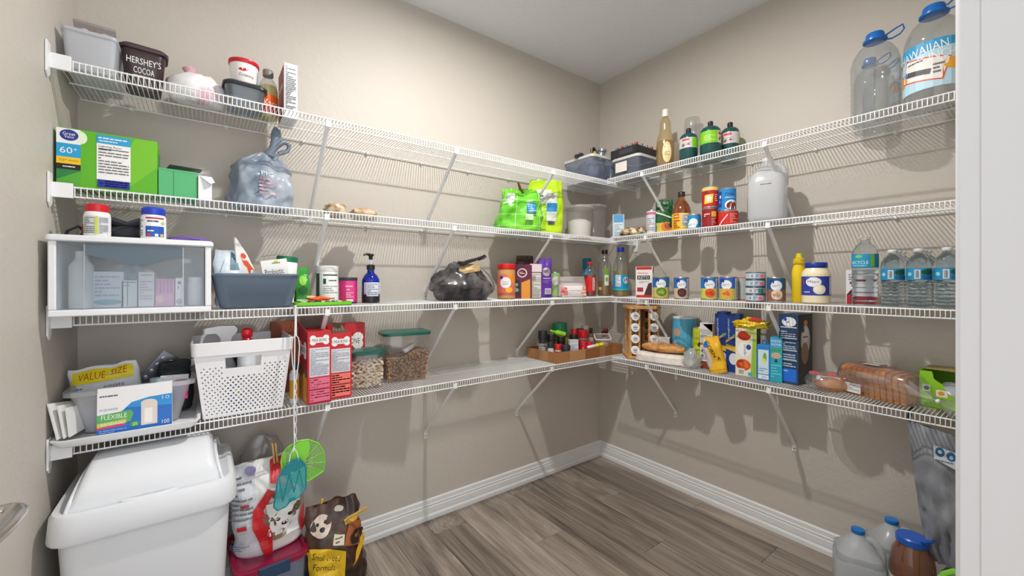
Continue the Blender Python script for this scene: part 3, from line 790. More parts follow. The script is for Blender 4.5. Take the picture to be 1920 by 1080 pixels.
# on top of the drawer unit
A = Art().rect(-.055, .006, .055, .062, (238, 238, 238)).rect(-.03, .008, .03, .06, (214, 218, 222)).lines(-.028, .01, -.002, .058, 9, (110, 112, 116), .45).lines(.008, .01, .028, .058, 9, (130, 132, 136), .45, 8).rect(0.0, .008, .005, .06, (196, 206, 50)).ell(-.043, .05, .007, .007, (190, 186, 120)).ell(-.043, .03, .009, .008, (216, 60, 30)).rect(-.053, .01, -.034, .022, (226, 84, 40))
lathe_bottle('vitamin_bottle', 'white pill bottle with a red cap on the drawer unit', 'bottle', (-2.598, -.36, zt), [('bottle', [(.026, 0), (.0285, .003), (.0285, .066), (.026, .073), (.022, .076)], C(240, 241, 242, .3)), ('cap', [(.0255, .074), (.026, .076), (.0255, .094), (.022, .097), (0, .097)], C(206, 30, 40, .32))], [(0, .0286, A)], rz=0)
A = Art().rect(-.02, .01, .03, .068, (240, 240, 242)).rect(-.02, .062, .026, .067, (186, 40, 56)).text('Ibuprofen', .002, .055, .036, .008, (50, 60, 110)).ell(.022, .05, .006, .006, (190, 196, 120)).rect(-.02, .008, .026, .04, (24, 84, 176)).text('TABLETS', .003, .026, .036, .006, WHITE).ell(-.012, .013, .005, .005, (206, 50, 50)).rect(.002, .009, .010, .017, WHITE).rect(.015, .009, .023, .017, (240, 190, 50)).lines(-.05, .01, -.026, .06, 8, (120, 122, 126))
lathe_bottle('pill_bottle', 'white pill bottle with a blue cap on the drawer unit', 'bottle', (-2.473, -.37, zt), [('bottle', [(.027, 0), (.0305, .003), (.0305, .068), (.027, .075), (.024, .078)], C(238, 240, 243, .3)), ('cap', [(.028, .076), (.0285, .078), (.028, .095), (.024, .099), (0, .099)], C(32, 66, 190, .32))], [(0, .0306, A)], rz=6)
o = thing('fabric_pouch', 'black folded fabric pouch behind the two pill bottles', 'pouch', (-2.54, -.27, zt), 0)
BLK = C(44, 47, 54, .6, bump=.3, bscale=60)
rock(12, .07, .06, .028, .2, BLK, 'pouch_body', o, freq=8)
MB().tube([(-.075, -.01, .02), (-.04, -.03, .06), (0, -.03, .045), (.035, -.035, .062), (.07, -.01, .03)], [.012, .02, .018, .02, .012], 9, flat=.7).build('fold', BLK, o)
MB().tube([(-.1, -.02, .006), (-.085, -.03, .03), (-.06, -.02, .05)], [.008, .01, .008], 7).build('strap', BLK, o)
o = thing('purple_pack', 'flat purple plastic pack at the right end of the drawer unit top', 'pack', (-2.387, -.32, zt), 4)
rock(6.1, .055, .075, .011, .14, C(118, 92, 176, .3, bump=.6, bscale=45), 'pack_body', o, freq=18)
o = thing('cord', 'dark cord curled behind the red-capped bottle', 'cord', (-2.655, -.30, zt), 0)
MB().tube([(-.02, 0, .003), (-.01, -.02, .02), (.01, -.01, .035), (.02, .01, .02), (.01, .02, .004)], .004, 6).build('cord_loop', BLK, o)

# grey-blue bin with packets
tub('grey_bin', 'grey-blue plastic bin with rounded base on the third shelf', 'bin', (-2.192, -.235, Z3), .272, .20, .122, .225, .15, .035, C(98, 114, 132, .38), t=.003, rimw=.003, rimh=.005, part='bin_body')
bz = Z3 + .008
o = thing('blue_pouch', 'white and teal crumpled pouch in the grey-blue bin', 'pouch', (-2.275, -.235, bz), 5)
fn = bag_shape(.085, .07, .205, 7.7, .012, .22); bb = bag_mesh(fn).build('pouch_body', C(206, 216, 226, .35, bump=.4, bscale=30), o, angle=70)
Art().poly([(.0, .13), (.028, .13), (.022, .19), (.006, .2)], (66, 112, 134)).poly([(-.03, .12), (-.028, .12), (-.012, .18), (-.014, .18)], (120, 150, 170)).build(on_bag(fn, .085, .205), bb, 'print', cut=.012, ycut=.03)
o = thing('pointed_packet', 'tall white packet with an orange figure in the grey-blue bin', 'packet', (-2.211, -.235, bz), 4, ry=-7)
p = [(-.032, 0), (.034, 0), (.032, .12), (.012, .19), (-.016, .255), (-.02, .25), (-.026, .15)]
pk = MB().prism(p, -.012, .012).build('packet_body', C(238, 236, 232, .45), o, bevel=.002)
Art().ell(0.0, .183, .008, .011, (226, 84, 30), 12, .4).poly([(-.012, .19), (-.004, .168), (.010, .165), (.027, .128), (.018, .132), (.012, .105), (.006, .14), (-.002, .15)], (226, 84, 30)).build(lambda x, y, l: (x, -.012 - l, y), pk, 'print')
A = Art().text('Probiotic', -.004, .128, .062, .021, (34, 36, 38)).text('kombucha', -.004, .105, .06, .018, (34, 36, 38)).ell(.006, .163, .008, .005, (190, 200, 40)).text('garden', .006, .159, .028, .006, (120, 130, 60)).rect(-.04, .188, .04, .1895, (60, 60, 60))
carton('probiotic_pouch', 'white pouch lettered in black at the right of the bin', 'pouch', (-2.112, -.262, bz), .088, .018, .172, (240, 240, 238), A, rz=2, ry=-9)
lathe_bottle('green_lid_jar', 'white jar with green lid leaning behind the lettered pouch', 'jar', (-2.10, -.215, bz), [('jar_body', [(.036, 0), (.038, .003), (.038, .162), (.036, .166)], C(242, 243, 242, .35)), ('lid', [(.037, .165), (.038, .166), (.038, .184), (.035, .187), (0, .187)], C(20, 112, 76, .35))], rz=0, ry=5)
o = bag('dark_green_packet', 'dark green crinkled packet at the right rim of the bin', 'packet', (-2.072, -.18, bz), .05, .03, .175, mottled((24, 66, 58), (76, 110, 84), 40, .35, .4), rz=0, seed=2, wr=.006, top=.2)
A = Art().ell(.0, .10, .012, .02, (140, 210, 60)).ell(0, .06, .014, .018, (20, 90, 30)).rect(-.02, .01, .02, .025, (210, 216, 190))
bag('green_pouch', 'glossy bright green pouch standing right of the grey-blue bin', 'pouch', (-2.032, -.21, Z3), .052, .04, .15, C(46, 150, 40, .22, bump=.4, bscale=40), A, rz=0, seed=5, wr=.006, top=.2)
# green rack of clips lying flat
o = thing('clip_tray', 'lime green tray of small clips lying on the third shelf', 'tray', (-1.965, -.27, Z3), -2)
LG = C(110, 200, 30, .35)
MB().loft([(0, .205, .06, .012), (.003, .212, .066, .014), (.015, .212, .066, .014), (.015, .2, .054, .012), (.009, .196, .05, .01)]).build('tray_body', LG, o)
for i in range(9):
    M = Matrix.Translation((-.088 + .021 * i, -.004, .0105)) @ Matrix.Rotation(R(random.uniform(-14, 14)), 4, 'Z')
    MB().box(-.0065, -.02, 0, .0065, .02, .008, M=M).build('clip', C(*[(70, 46, 34), (224, 214, 190), (150, 60, 40)][i % 3], .5), o, bevel=.001, smooth=False)
o = thing('orange_pack', 'small orange crumpled wrapper lying on the lime tray', 'wrapper', (-1.978, -.262, Z3 + .020), 5)
rock(4.4, .04, .02, .009, .3, C(236, 92, 36, .4, bump=.4), 'wrapper_body', o, freq=20)
MB().tube([(-.05, -.012, .016), (-.02, -.004, .012), (.0, 0, .008)], [.004, .005, .004], 6).build('twisted_end', C(240, 200, 160, .5), o)

A = Art().rect(-.045, .018, .045, .128, (232, 236, 236)).rect(-.032, .016, .036, .132, (240, 242, 242)).rect(-.03, .12, .034, .126, (60, 64, 66)).rect(-.03, .085, -.018, .108, (30, 90, 60)).text('PLANT PROTEIN', .01, .1, .036, .008, (60, 70, 70)).lines(-.03, .045, .034, .08, 4, (160, 168, 168)).text('GREENS', 0, .025, .034, .008, (206, 90, 40)).rect(-.07, .02, -.045, .13, (40, 92, 72))
lathe_bottle('protein_tub', 'white plastic tub with printed label beside the pink can', 'tub', (-1.924, -.16, Z3), [('tub_body', [(.040, 0), (.043, .003), (.043, .138), (.041, .142)], C(240, 241, 240, .35)), ('lid', [(.044, .14), (.0445, .142), (.0445, .160), (.042, .163), (0, .163)], C(238, 238, 236, .4))], [(0, .0432, A)], rz=5)
A = Art().rect(-.11, .006, .11, .1, (206, 36, 116)).rect(-.02, .012, .018, .098, (222, 70, 142)).text('CHERRY', -.006, .075, .03, .007, (240, 220, 228)).text('MIX', -.006, .06, .02, .008, (240, 220, 228)).lines(-.018, .025, .012, .05, 4, (240, 200, 216)).rect(-.016, .008, .01, .018, WHITE)
cyl_can('pink_can', 'magenta drink mix can with dark lid on third shelf', 'can', (-1.835, -.15, Z3), .0375, .105, (206, 36, 116), A, rz=0, rim=C(52, 66, 74, .4))
MB().lathe([(.038, 0), (.039, .002), (.039, .012), (.036, .014), (0, .014)], 22).build('lid', C(46, 62, 70, .4), bpy.data.objects['pink_can'], loc=(0, 0, .1))

BLU = C(18, 40, 150, .12)
A = Art().rect(-.044, .038, .044, .092, (196, 204, 220)).rect(-.03, .03, .026, .092, (214, 220, 232)).lines(-.026, .035, .022, .088, 7, (130, 140, 160)).rect(.03, .04, .044, .09, (226, 228, 234))
o = lathe_bottle('pump_bottle', 'cobalt blue soap bottle with a black pump', 'bottle', (-1.737, -.155, Z3), [('bottle', [(.034, 0), (.038, .003), (.039, .045), (.039, .095), (.037, .108), (.028, .125), (.017, .135), (.0145, .145), (.0145, .155)], BLU), ('dark_base', [(.0392, .0), (.0394, .002), (.0396, .045), (.0392, .0455)], C(28, 28, 36, .3)), ('collar', [(.018, .150), (.018, .17), (.009, .174), (0, .174)], C(26, 26, 28, .4)), ('stem', [(.0045, .17), (.0045, .205), (0, .205)], C(220, 222, 224, .3))], [(0, .0393, A)], rz=0)
MB().lathe([(.007, .196), (.0085, .200), (.0085, .210), (.014, .214), (.013, .222), (0, .223)], 14).tube([(0, 0, .218), (-.02, -.004, .221), (-.034, -.006, .216)], [.006, .0055, .004], 8).build('pump_head', C(24, 24, 26, .35), o)

# black bin liner bag slumped with something pale inside
o = thing('black_plastic_bag', 'slumped black plastic bag with knotted top on third shelf', 'bag', (-1.272, -.18, Z3), -6)
BK = mottled((44, 42, 46), (112, 106, 108), 14, .22, .7, (1, 1, .6), 5, .4, .68)
rock(21.3, .165, .125, .112, .2, BK, 'bag_body', o, freq=9, seg=44, rings=30, peak=.45, px=-.02)
q = [(-.05, -.085, .13), (.06, -.09, .15), (.065, -.065, .185), (-.015, -.055, .185), (-.05, -.07, .165)]
MB().add(q, [(0, 1, 2, 3, 4)]).build('paper_window', mottled((172, 140, 92), (214, 186, 138), 40, .5, .2, (1, 6, 1)), o, solid=.004)
MB().tube([(-.06, -.085, .19), (-.03, -.08, .185), (.0, -.075, .197), (.04, -.07, .208), (.08, -.065, .222), (.1, -.06, .232), (.108, -.06, .226), (.095, -.062, .218), (.06, -.066, .206)], [.008, .012, .010, .008, .006, .0055, .005, .005, .004], 7).build('knotted_tie', C(38, 36, 38, .35), o)
MB().tube([(.06, -.105, .165), (.1, -.11, .13), (.13, -.1, .09), (.14, -.095, .05)], [.003, .004, .004, .003], 6).build('fold', C(130, 124, 126, .25), o)

A = Art().rect(-.09, .024, .09, .135, (224, 116, 92)).poly([(.0, .135), (.055, .135), (.055, .07)], (238, 150, 40)).ell(-.004, .09, .031, .03, (242, 240, 238)).text('Creamy', -.004, .094, .036, .009, (60, 60, 120)).text('peanut', -.004, .082, .03, .006, (110, 110, 140)).ell(.016, .05, .02, .015, (250, 180, 50)).rect(-.055, .024, .055, .036, (206, 92, 86)).ell(-.028, .118, .01, .008, (30, 60, 140))
lathe_bottle('peanut_butter_jar', 'peanut butter jar with red lid right of the black bag', 'jar', (-1.003, -.2, Z3), [('jar_body', [(.046, 0), (.05, .004), (.05, .155), (.046, .166)], C(196, 148, 88, .3)), ('lid', [(.05, .164), (.051, .166), (.051, .190), (.048, .193), (0, .193)], C(222, 36, 34, .35))], [(0, .0502, A)], rz=face_cam(-1.0, -.2))
A = Art().rect(-.06, 0, .06, .19, (96, 26, 62)).ell(.005, .145, .028, .026, (230, 214, 206)).ell(.005, .145, .022, .02, (96, 26, 62)).text('oat', .005, .145, .03, .014, (220, 200, 180)).rect(-.055, .02, -.01, .105, (30, 30, 34)).poly([(.0, .0), (.05, .0), (.05, .11), (.0, .09)], (226, 150, 50)).blobs(-.05, .02, -.012, .1, 7, .01, [(120, 170, 150), (220, 200, 160)])
carton('maroon_snack_box', 'maroon granola box with pale ring, right of peanut butter', 'box', (-.898, -.2, Z3), .1, .045, .192, (96, 26, 62), A, rz=-35)
A = Art().rect(-.034, .15, .034, .196, (226, 208, 216)).rect(-.03, .004, .03, .145, (214, 210, 200)).lines(-.027, .01, .027, .14, 14, (150, 150, 140), .4, 5).bars(-.022, .10, .0, .13, 5, (120, 120, 120))
carton('facts_side_box', 'cereal bar box showing its pale nutrition side', 'box', (-.815, -.215, Z3), .062, .1, .2, (88, 22, 58), A, rz=-28)
bag('brown_chocolate_bag', 'dark brown bag rising behind the cereal bar box', 'bag', (-.79, -.1, Z3), .12, .06, .252, C(62, 28, 24, .3, bump=.4, bscale=30), rz=-20, seed=3, wr=.008, top=.15)
A = Art().ell(.012, .155, .026, .026, (228, 206, 230)).poly([(-.005, .14), (.03, .165), (.02, .18)], (170, 150, 160)).text('treats', .012, .115, .045, .012, (206, 180, 230)).lines(-.01, .085, .036, .105, 3, (170, 140, 210)).rect(.0, .02, .034, .055, (226, 216, 236)).bars(.004, .024, .03, .05, 9, (70, 60, 80))
bag('purple_bag', 'purple treat bag with pointed top under the brace', 'bag', (-.693, -.16, Z3), .1, .055, .238, C(104, 58, 172, .28, bump=.3, bscale=30), A, rz=-28, seed=8, wr=.006, top=.2)
cyl_can('green_can', 'pale green can behind the clear wrapped pack', 'can', (-.565, -.12, Z3), .036, .155, (160, 206, 120), Art().ell(0, .1, .024, .028, (236, 240, 232)).text('pure', 0, .1, .03, .01, (60, 90, 60)), rz=-30)
bag('red_pouch', 'small red pouch between purple bag and clear pack', 'pouch', (-.63, -.12, Z3), .065, .04, .14, C(206, 32, 36, .35, bump=.3), None, rz=-25, seed=14, wr=.006, top=.2)
o = thing('wrapped_pack', 'clear wrapped white pack with red blossom print', 'pack', (-.515, -.22, Z3), -30)
b = MB().loft([(0, .16, .09, .02), (.006, .175, .1, .03), (.07, .17, .095, .03), (.085, .13, .07, .03)]).build('pack_body', C(232, 226, 226, .35, bump=.3, bscale=40), o)
Art().blobs(-.085, .01, -.03, .09, 14, .012, [(226, 120, 110), (236, 170, 160), (214, 80, 80)]).blobs(.04, .0, .085, .1, 12, .012, [(232, 140, 110), (240, 190, 170)], 9).rect(-.03, .055, .05, .06, (246, 246, 246)).build(lambda x, y, l: (x, -.0505 - l, y * .75 + .004), b, 'print')
MB().loft([(.075, .17, .1, .03), (.1, .165, .06, .02), (.128, .16, .008, .003)]).build('wrapper_top', film(236, 226, 226, .4, .15, .15), o)
carton('white_pack_box', 'white box with dark band behind the clear wrapped pack', 'box', (-.46, -.11, Z3), .09, .05, .125, (236, 236, 238), Art().rect(-.04, .09, .04, .1, (70, 70, 74)), rz=-30)

def oilbottle(name, label, loc, r, h, cap, oil, fill, art, rz=0, squash=1.0):
    o = lathe_bottle(name, label, 'bottle', loc, [('bottle', [(r * .9, 0), (r, .004), (r, h * .56), (r * .9, h * .68), (r * .55, h * .82), (r * .36, h * .88), (r * .36, h * .92)], film(226, 230, 226, .12, .06, .25)),
        ('oil', [(0, .003), (r * .94, .004), (r * .95, fill), (0, fill)], oil), ('cap', [(r * .42, h * .91), (r * .44, h * .915), (r * .44, h * .99), (r * .4, h), (0, h)], cap)], [(0, r * 1.005, art)] if art else [], rz, squash=squash)
    return o
A = Art().rect(-.1, .03, .1, .125, (222, 34, 30)).rect(.018, .04, .036, .12, (226, 220, 214)).lines(.02, .045, .034, .115, 7, (140, 120, 120))
oilbottle('red_label_bottle', 'clear bottle with red cap and large red label', (-.31, -.185, Z3), .04, .225, C(206, 40, 44, .35), film(186, 40, 30, .7, .2), .14, A, rz=face_cam(-.3, -.18))
lathe_bottle('spray_can', 'blue aerosol can behind the red-labelled bottle', 'can', (-.245, -.10, Z3), [('can_body', [(.03, 0), (.032, .004), (.032, .17), (.028, .185)], C(62, 170, 222, .25, .3)), ('cap', [(.030, .183), (.031, .186), (.031, .25), (.028, .255), (0, .255)], C(10, 112, 146, .35))])
A = Art().rect(.0, .07, .028, .14, (226, 232, 220)).rect(.0, .14, .028, .185, (110, 168, 40)).ell(.014, .11, .01, .016, (130, 180, 60)).rect(-.05, .04, -.02, .06, (220, 200, 120))
oilbottle('olive_oil_bottle', 'clear oil bottle with black cap, a third full, in the corner', (-.175, -.195, Z3), .046, .31, C(24, 22, 22, .35), film(196, 140, 30, .75, .1), .10, A, rz=face_cam(-.17, -.2))
A = Art().rect(-.1, .045, .1, .142, (22, 150, 202)).rect(-.036, .065, .0, .138, (232, 238, 242)).lines(-.033, .07, -.003, .135, 7, (140, 160, 176)).ell(.034, .105, .018, .022, WHITE).ell(.034, .105, .013, .017, (30, 50, 90)).rect(-.1, .04, .1, .05, (40, 190, 190))
oilbottle('canola_oil_bottle', 'large clear oil bottle with blue cap and blue label', (-.16, -.318, Z3), .05, .32, C(34, 50, 190, .35), film(206, 170, 40, .7, .1), .165, A, rz=face_cam(-.16, -.32))

# ================================================================== left wall, lowest shelf
o = thing('drip_tray', 'long shallow white tray under the clear medicine bin', 'tray', (-2.525, -.215, Z4))
MB().loft([(0, .30, .31, .02), (.004, .31, .32, .02), (.022, .335, .345, .028), (.024, .335, .345, .028), (.024, .318, .328, .026), (.008, .298, .308, .02)]).build('tray_body', C(236, 238, 240, .35), o)
ty = Z4 + .0085
tub('clear_bin', 'frosted clear bin crammed with medicines on the white tray', 'bin', (-2.525, -.20, ty), .285, .24, .135, .22, .19, .02, film(238, 240, 244, .42, .25, .12), rimw=.012, rimh=.012, t=.002, part='bin_body')
A = Art().rect(-.085, 0, .085, .13, (238, 238, 240)).poly([(-.085, 0), (.085, 0), (.085, .105), (.03, .102), (-.01, .092), (-.03, .07), (-.085, .05)], (30, 110, 200)).poly([(.085, .07), (.085, .105), (.03, .102), (-.01, .092), (-.02, .078)], (36, 148, 214)).poly([(-.085, .03), (-.012, .036), (-.005, .06), (-.012, .07), (-.085, .064)], (92, 176, 92)).text('FLEXIBLE', -.048, .056, .056, .013, WHITE).poly([(-.085, .028), (-.02, .034), (-.022, .045), (-.085, .04)], (200, 200, 80)).text('BANDAGES', -.05, .036, .052, .008, WHITE).poly([(-.085, .022), (-.022, .026), (-.024, .032), (-.085, .028)], (214, 60, 110)).text('adhesive', -.06, .118, .04, .006, (70, 70, 80)).text('equate', -.06, .078, .04, .008, (150, 156, 170))
A.rect(.012, .018, .05, .085, (226, 214, 206)).ell(.03, .085, .019, .010, (226, 214, 206)).rect(.02, .024, .038, .068, (244, 240, 234)).ell(-.002, .026, .011, .009, (60, 160, 80)).text('25', -.002, .026, .01, .008, WHITE).text('100', .07, .02, .018, .012, WHITE).text('10', .07, .095, .018, .01, (190, 220, 240)).lines(-.08, .004, -.02, .02, 3, (150, 190, 230))
carton('bandage_box', 'bandage box reading FLEXIBLE leaning on the clear bin front', 'box', (-2.515, -.345, ty + .001), .17, .026, .142, (238, 238, 240), A, rx=-4, rz=0)
A = Art().rect(-.070, .128, .070, .166, (232, 214, 30)).text('VALUE', -.024, .148, .062, .019, (196, 66, 22)).text('SIZE', .038, .153, .036, .018, (196, 66, 22)).rect(-.070, .02, .070, .126, (214, 218, 224)).text('equate', .024, .108, .046, .015, (40, 70, 140)).rect(.012, .088, .04, .096, (190, 200, 90)).lines(-.07, .06, -.01, .12, 5, (90, 120, 150), .35, 2).text('on', .054, .082, .02, .01, (200, 110, 40))
bag('value_size_bag', 'crinkled bag headed VALUE SIZE standing in the clear bin', 'bag', (-2.59, -.20, ty + .018), .165, .05, .175, C(218, 222, 228, .3, bump=.4, bscale=30), A, rz=-4, seed=6, wr=.005, top=.08, ry=-6, taper=.0)
o = thing('blister_pack', 'steeply tilted grey blister pack sticking up behind the bag', 'pack', (-2.515, -.11, ty + .10), 10, ry=38)
MB().box(-.03, -.004, 0, .03, .002, .12).build('foil_card', C(120, 122, 132, .3, .5), o, bevel=.001, smooth=False)
for i in range(8):
    MB().lathe([(0, 0), (.008, 0), (.007, .005), (0, .006)], 10, M=Matrix.Translation((-.014 + .028 * (i % 2), -.004, .02 + .026 * (i // 2))) @ Matrix.Rotation(R(90), 4, 'X')).build('pill_blister', C(176, 178, 190, .2, .3), o)
o = thing('silver_sachet', 'silver sachet crossing the tilted blister pack', 'sachet', (-2.46, -.12, ty + .11), 0, ry=55)
MB().box(-.012, -.004, 0, .014, .001, .115).build('sachet_body', C(150, 152, 160, .25, .6), o, bevel=.002, smooth=False)
o = thing('black_pouch', 'black zip pouch at the right back of the clear bin', 'pouch', (-2.43, -.15, ty + .006), 6)
fn = bag_shape(.10, .07, .172, 1.3, .008, .1); bag_mesh(fn).build('pouch_body', C(38, 42, 48, .5, bump=.3), o)
lathe_bottle('brown_bottle', 'dark bottle with pale blue cap in the clear bin', 'bottle', (-2.475, -.235, ty + .006), [('bottle', [(.022, 0), (.023, .004), (.023, .095), (.014, .112), (.013, .118)], C(44, 36, 36, .2)), ('cap', [(.017, .116), (.0175, .118), (.0175, .132), (0, .133)], C(176, 204, 220, .35))])
carton('white_card_box', 'white card box tilted in the right of the clear bin', 'box', (-2.43, -.235, ty + .085), .076, .035, .055, (232, 234, 238), None, rx=-18, ry=2)
carton('pink_strip_box', 'narrow magenta and blue box by the clear bin rim', 'box', (-2.408, -.285, ty + .07), .03, .025, .062, (200, 40, 120), Art().rect(-.015, 0, -.004, .06, (40, 110, 190)).rect(-.003, .05, .014, .058, (236, 190, 216)), rz=8)
carton('clear_pack', 'pale pack low in the left of the clear bin', 'box', (-2.61, -.265, ty + .006), .05, .04, .07, (206, 208, 212), Art().lines(-.02, .01, .02, .06, 5, (150, 156, 168)))
for i, (dx, a) in enumerate(((0, 10), (.012, 7), (.022, 4))):
    o = thing('leaflet', ['outermost', 'middle', 'innermost'][i] + ' of three folded white leaflets left of the clear bin', 'leaflet', (-2.672 + dx, -.345 + .004 * i, Z4 + .026), 76, rx=-a, group='folded leaflets')
    MB().add([(-.022, 0, 0), (.05, 0, 0), (.085, .002, .085 - .008 * i), (-.02, .003, .105 - .01 * i)], [(0, 1, 2, 3)]).build('sheet', C(232, 232, 230, .6), o, solid=.003, smooth=False)

# ------------------------------------------------ perforated white basket
o = thing('laundry_basket', 'white perforated plastic basket with a handle slot', 'basket', (-2.232, -.20, Z4))
BW, BD, BH = .285, .25, .225
w0, d0 = .235, .205
BP = C(238, 238, 240, .35)
def side_pt(u, v, face):
    """u -1..1 across a face, v 0..1 up"""
    w = w0 + (BW - w0) * v; d = d0 + (BD - d0) * v; z = v * BH
    if face == 0: return (u * w / 2, -d / 2, z)
    if face == 1: return (w / 2, u * d / 2, z)
    if face == 2: return (-u * w / 2, d / 2, z)
    return (-w / 2, -u * d / 2, z)
def perforated(face, slot):
    m = MB(); NU, NV = (34, 24) if face in (0, 2) else (30, 24)
    for i in range(NU):
        for j in range(NV):
            u0, u1 = -1 + 2 * i / NU, -1 + 2 * (i + 1) / NU; v0, v1 = j / NV, (j + 1) / NV
            uc, vc = (u0 + u1) / 2, (v0 + v1) / 2
            hole = (i + j) % 2 == 0 and .05 < vc < .80 and abs(uc) < .93
            if slot and abs(uc + .02) < .37 and .73 < vc < .90:
                continue
            if slot and abs(uc + .02) < .46 and vc > .62: hole = False
            c = [side_pt(u0, v0, face), side_pt(u1, v0, face), side_pt(u1, v1, face), side_pt(u0, v1, face)]
            if not hole:
                m.add(c, [(0, 1, 2, 3)]); continue
            size = .28 + .16 * max(0, 1 - ((uc - .15) / .8) ** 2) * max(0, 1 - ((vc - .35) / .55) ** 2)
            ring = []
            for q in range(8):
                a = PI / 8 + 2 * PI * q / 8 - PI / 2 - PI / 4 - PI / 8 * 1
                ring.append(side_pt(uc + size * 2 / NU * math.cos(a) * 1.0, vc + size / NV * math.sin(a), face))
            # corner order: (u0,v0) (u1,v0) (u1,v1) (u0,v1); ring starts at the lower left
            m.add(c + ring, [(0, 1, 4 + 2, 4 + 1, 4 + 0), (1, 2, 4 + 4, 4 + 3, 4 + 2), (2, 3, 4 + 6, 4 + 5, 4 + 4), (3, 0, 4 + 0, 4 + 7, 4 + 6)])
    return m
for fc, nm in ((0, 'front_panel'), (1, 'side_panel'), (2, 'back_panel'), (3, 'side_panel')):
    perforated(fc, fc in (0,)).build(nm, BP, o, smooth=False, solid=.003)
MB().box(-w0 / 2, -d0 / 2, 0, w0 / 2, d0 / 2, .004).build('base', BP, o, smooth=False)
MB().loft([(BH - .006, BW + .002, BD + .002, .01), (BH - .006, BW + .016, BD + .016, .016), (BH + .036, BW + .020, BD + .020, .018), (BH + .038, BW + .014, BD + .014, .014), (BH + .036, BW + .008, BD + .008, .012), (BH - .006, BW - .004, BD - .004, .01)], cap0=False, cap1=False).build('rim', BP, o)
bx, by = -2.232, -.20
o = thing('spray_bottle', 'spray bottle with white trigger head in the perforated basket', 'bottle', (bx - .055, by - .03, Z4 + .005), 192)
MB().loft([(0, .07, .045, .02), (.004, .074, .05, .022), (.15, .074, .05, .022), (.2, .034, .03, .014), (.225, .028, .028, .014)]).build('bottle', film(220, 228, 232, .45, .2), o)
MB().loft([(.222, .032, .032, .014), (.24, .032, .032, .014)]).prism([(-.014, .238), (-.018, .262), (-.034, .280), (-.036, .292), (-.026, .303), (.02, .305), (.060, .300), (.064, .296), (.064, .282), (.058, .279), (.03, .279), (.018, .265), (.014, .238)], -.012, .012).build('trigger_head', C(232, 234, 236, .35), o)
MB().tube([(.05, 0, .288), (.066, 0, .27), (.07, 0, .25), (.064, 0, .232)], [.006, .006, .005, .004], 7).build('trigger', C(226, 228, 230, .4), o)
o = lathe_bottle('red_cap_bottle', 'bottle with round red squeeze cap in the perforated basket', 'bottle', (bx + .01, by - .055, Z4 + .005), [('bottle', [(.028, 0), (.03, .004), (.03, .19), (.02, .215), (.018, .222)], C(222, 226, 230, .35)), ('collar', [(.02, .218), (.022, .222), (.02, .25), (.013, .257), (.012, .262)], C(190, 22, 34, .25)), ('cap', [(.012, .258), (.017, .264), (.019, .275), (.017, .288), (.010, .294), (0, .295)], C(206, 26, 40, .22))])
o = thing('dark_bottle', 'low dark grey bottle top beside the red cap in the basket', 'bottle', (bx - .045, by + .04, Z4 + .005))
MB().lathe([(.03, 0), (.032, .004), (.032, .2), (.026, .222), (.022, .232), (0, .233)], 18).build('bottle', C(70, 76, 84, .3), o)
carton('grey_folder', 'grey card box lying in the back of the perforated basket', 'box', (bx + .06, by + .05, Z4 + .005), .12, .08, .232, (168, 170, 174), Art())
carton('pale_box', 'pale box seen through the handle slot of the basket', 'box', (bx + .035, by - .045, Z4 + .005), .09, .05, .21, (206, 208, 206), None)
carton('blue_print_pack', 'blue and yellow pack behind the basket holes', 'pack', (bx - .012, by - .064, Z4 + .005), .045, .03, .15, (60, 120, 200), Art().blobs(-.02, .02, .02, .13, 6, .012, [(232, 214, 80), (240, 240, 240)]))

# ------------------------------------------------ dog treats
REDB = (186, 26, 40)
def bonepts(cx, cy, w, h):
    r = h * .36
    return cx, cy, w, h, r
def bone_logo(A, cx, cy, w, h, txt):
    r = h * .34
    A.rect(cx - w / 2 + r, cy - h * .3, cx + w / 2 - r, cy + h * .3, WHITE)
    for sx in (-1, 1):
        for sy in (-1, 1): A.ell(cx + sx * (w / 2 - r), cy + sy * h * .22, r, r, WHITE, 12)
    A.text(txt, cx, cy, w * .74, h * .34, (30, 28, 30))
    return A
def treat_side(hh, tone):
    A = Art().rect(-.042, .005, .042, hh - .004, (200, 30, 46)); bone_logo(A, 0, hh - .033, .07, .034, 'MILK-BONE')
    A.rect(-.036, .105, .036, hh - .062, (222, 224, 230)).lines(-.033, .11, .033, hh - .066, 15, (150, 156, 170), .45, 5)
    A.rect(-.036, .06, .036, .1, tone).lines(-.034, .062, .034, .098, 4, (170, 30, 50), .5, 7).rect(-.036, .01, .036, .054, tone).lines(-.034, .012, .034, .052, 4, (170, 30, 50), .5, 9)
    return A
def treat_face(hh):
    A = Art().rect(-.07, .004, .07, hh - .004, (170, 22, 36)); bone_logo(A, -.0, hh - .075, .12, .06, 'MILK-BONE')
    A.rect(-.07, .004, .07, .10, (226, 150, 40)).poly([(-.07, .1), (.07, .1), (.07, .13), (0, .15), (-.07, .13)], (120, 70, 40)).blobs(-.06, .02, .06, .13, 9, .018, [(206, 166, 110), (176, 128, 80)])
    return A
o = carton('dog_biscuit_box', 'red dog biscuit box nearest the basket, open flap on top', 'box', (-1.995, -.262, Z4), .085, .155, .278, REDB, treat_side(.278, (226, 110, 140)), left=treat_face(.278), rz=2)
MB().add([(-.042, .076, .278), (.042, .076, .278), (.046, .05, .33), (-.038, .05, .33)], [(0, 1, 2, 3)]).build('flap', C(120, 112, 106, .7), o, solid=.0012, smooth=False)
MB().add([(-.042, -.07, .278), (-.042, .07, .278), (-.06, .06, .312), (-.06, -.02, .312)], [(0, 1, 2, 3)]).build('flap', C(176, 36, 70, .5), o, solid=.0012, smooth=False)
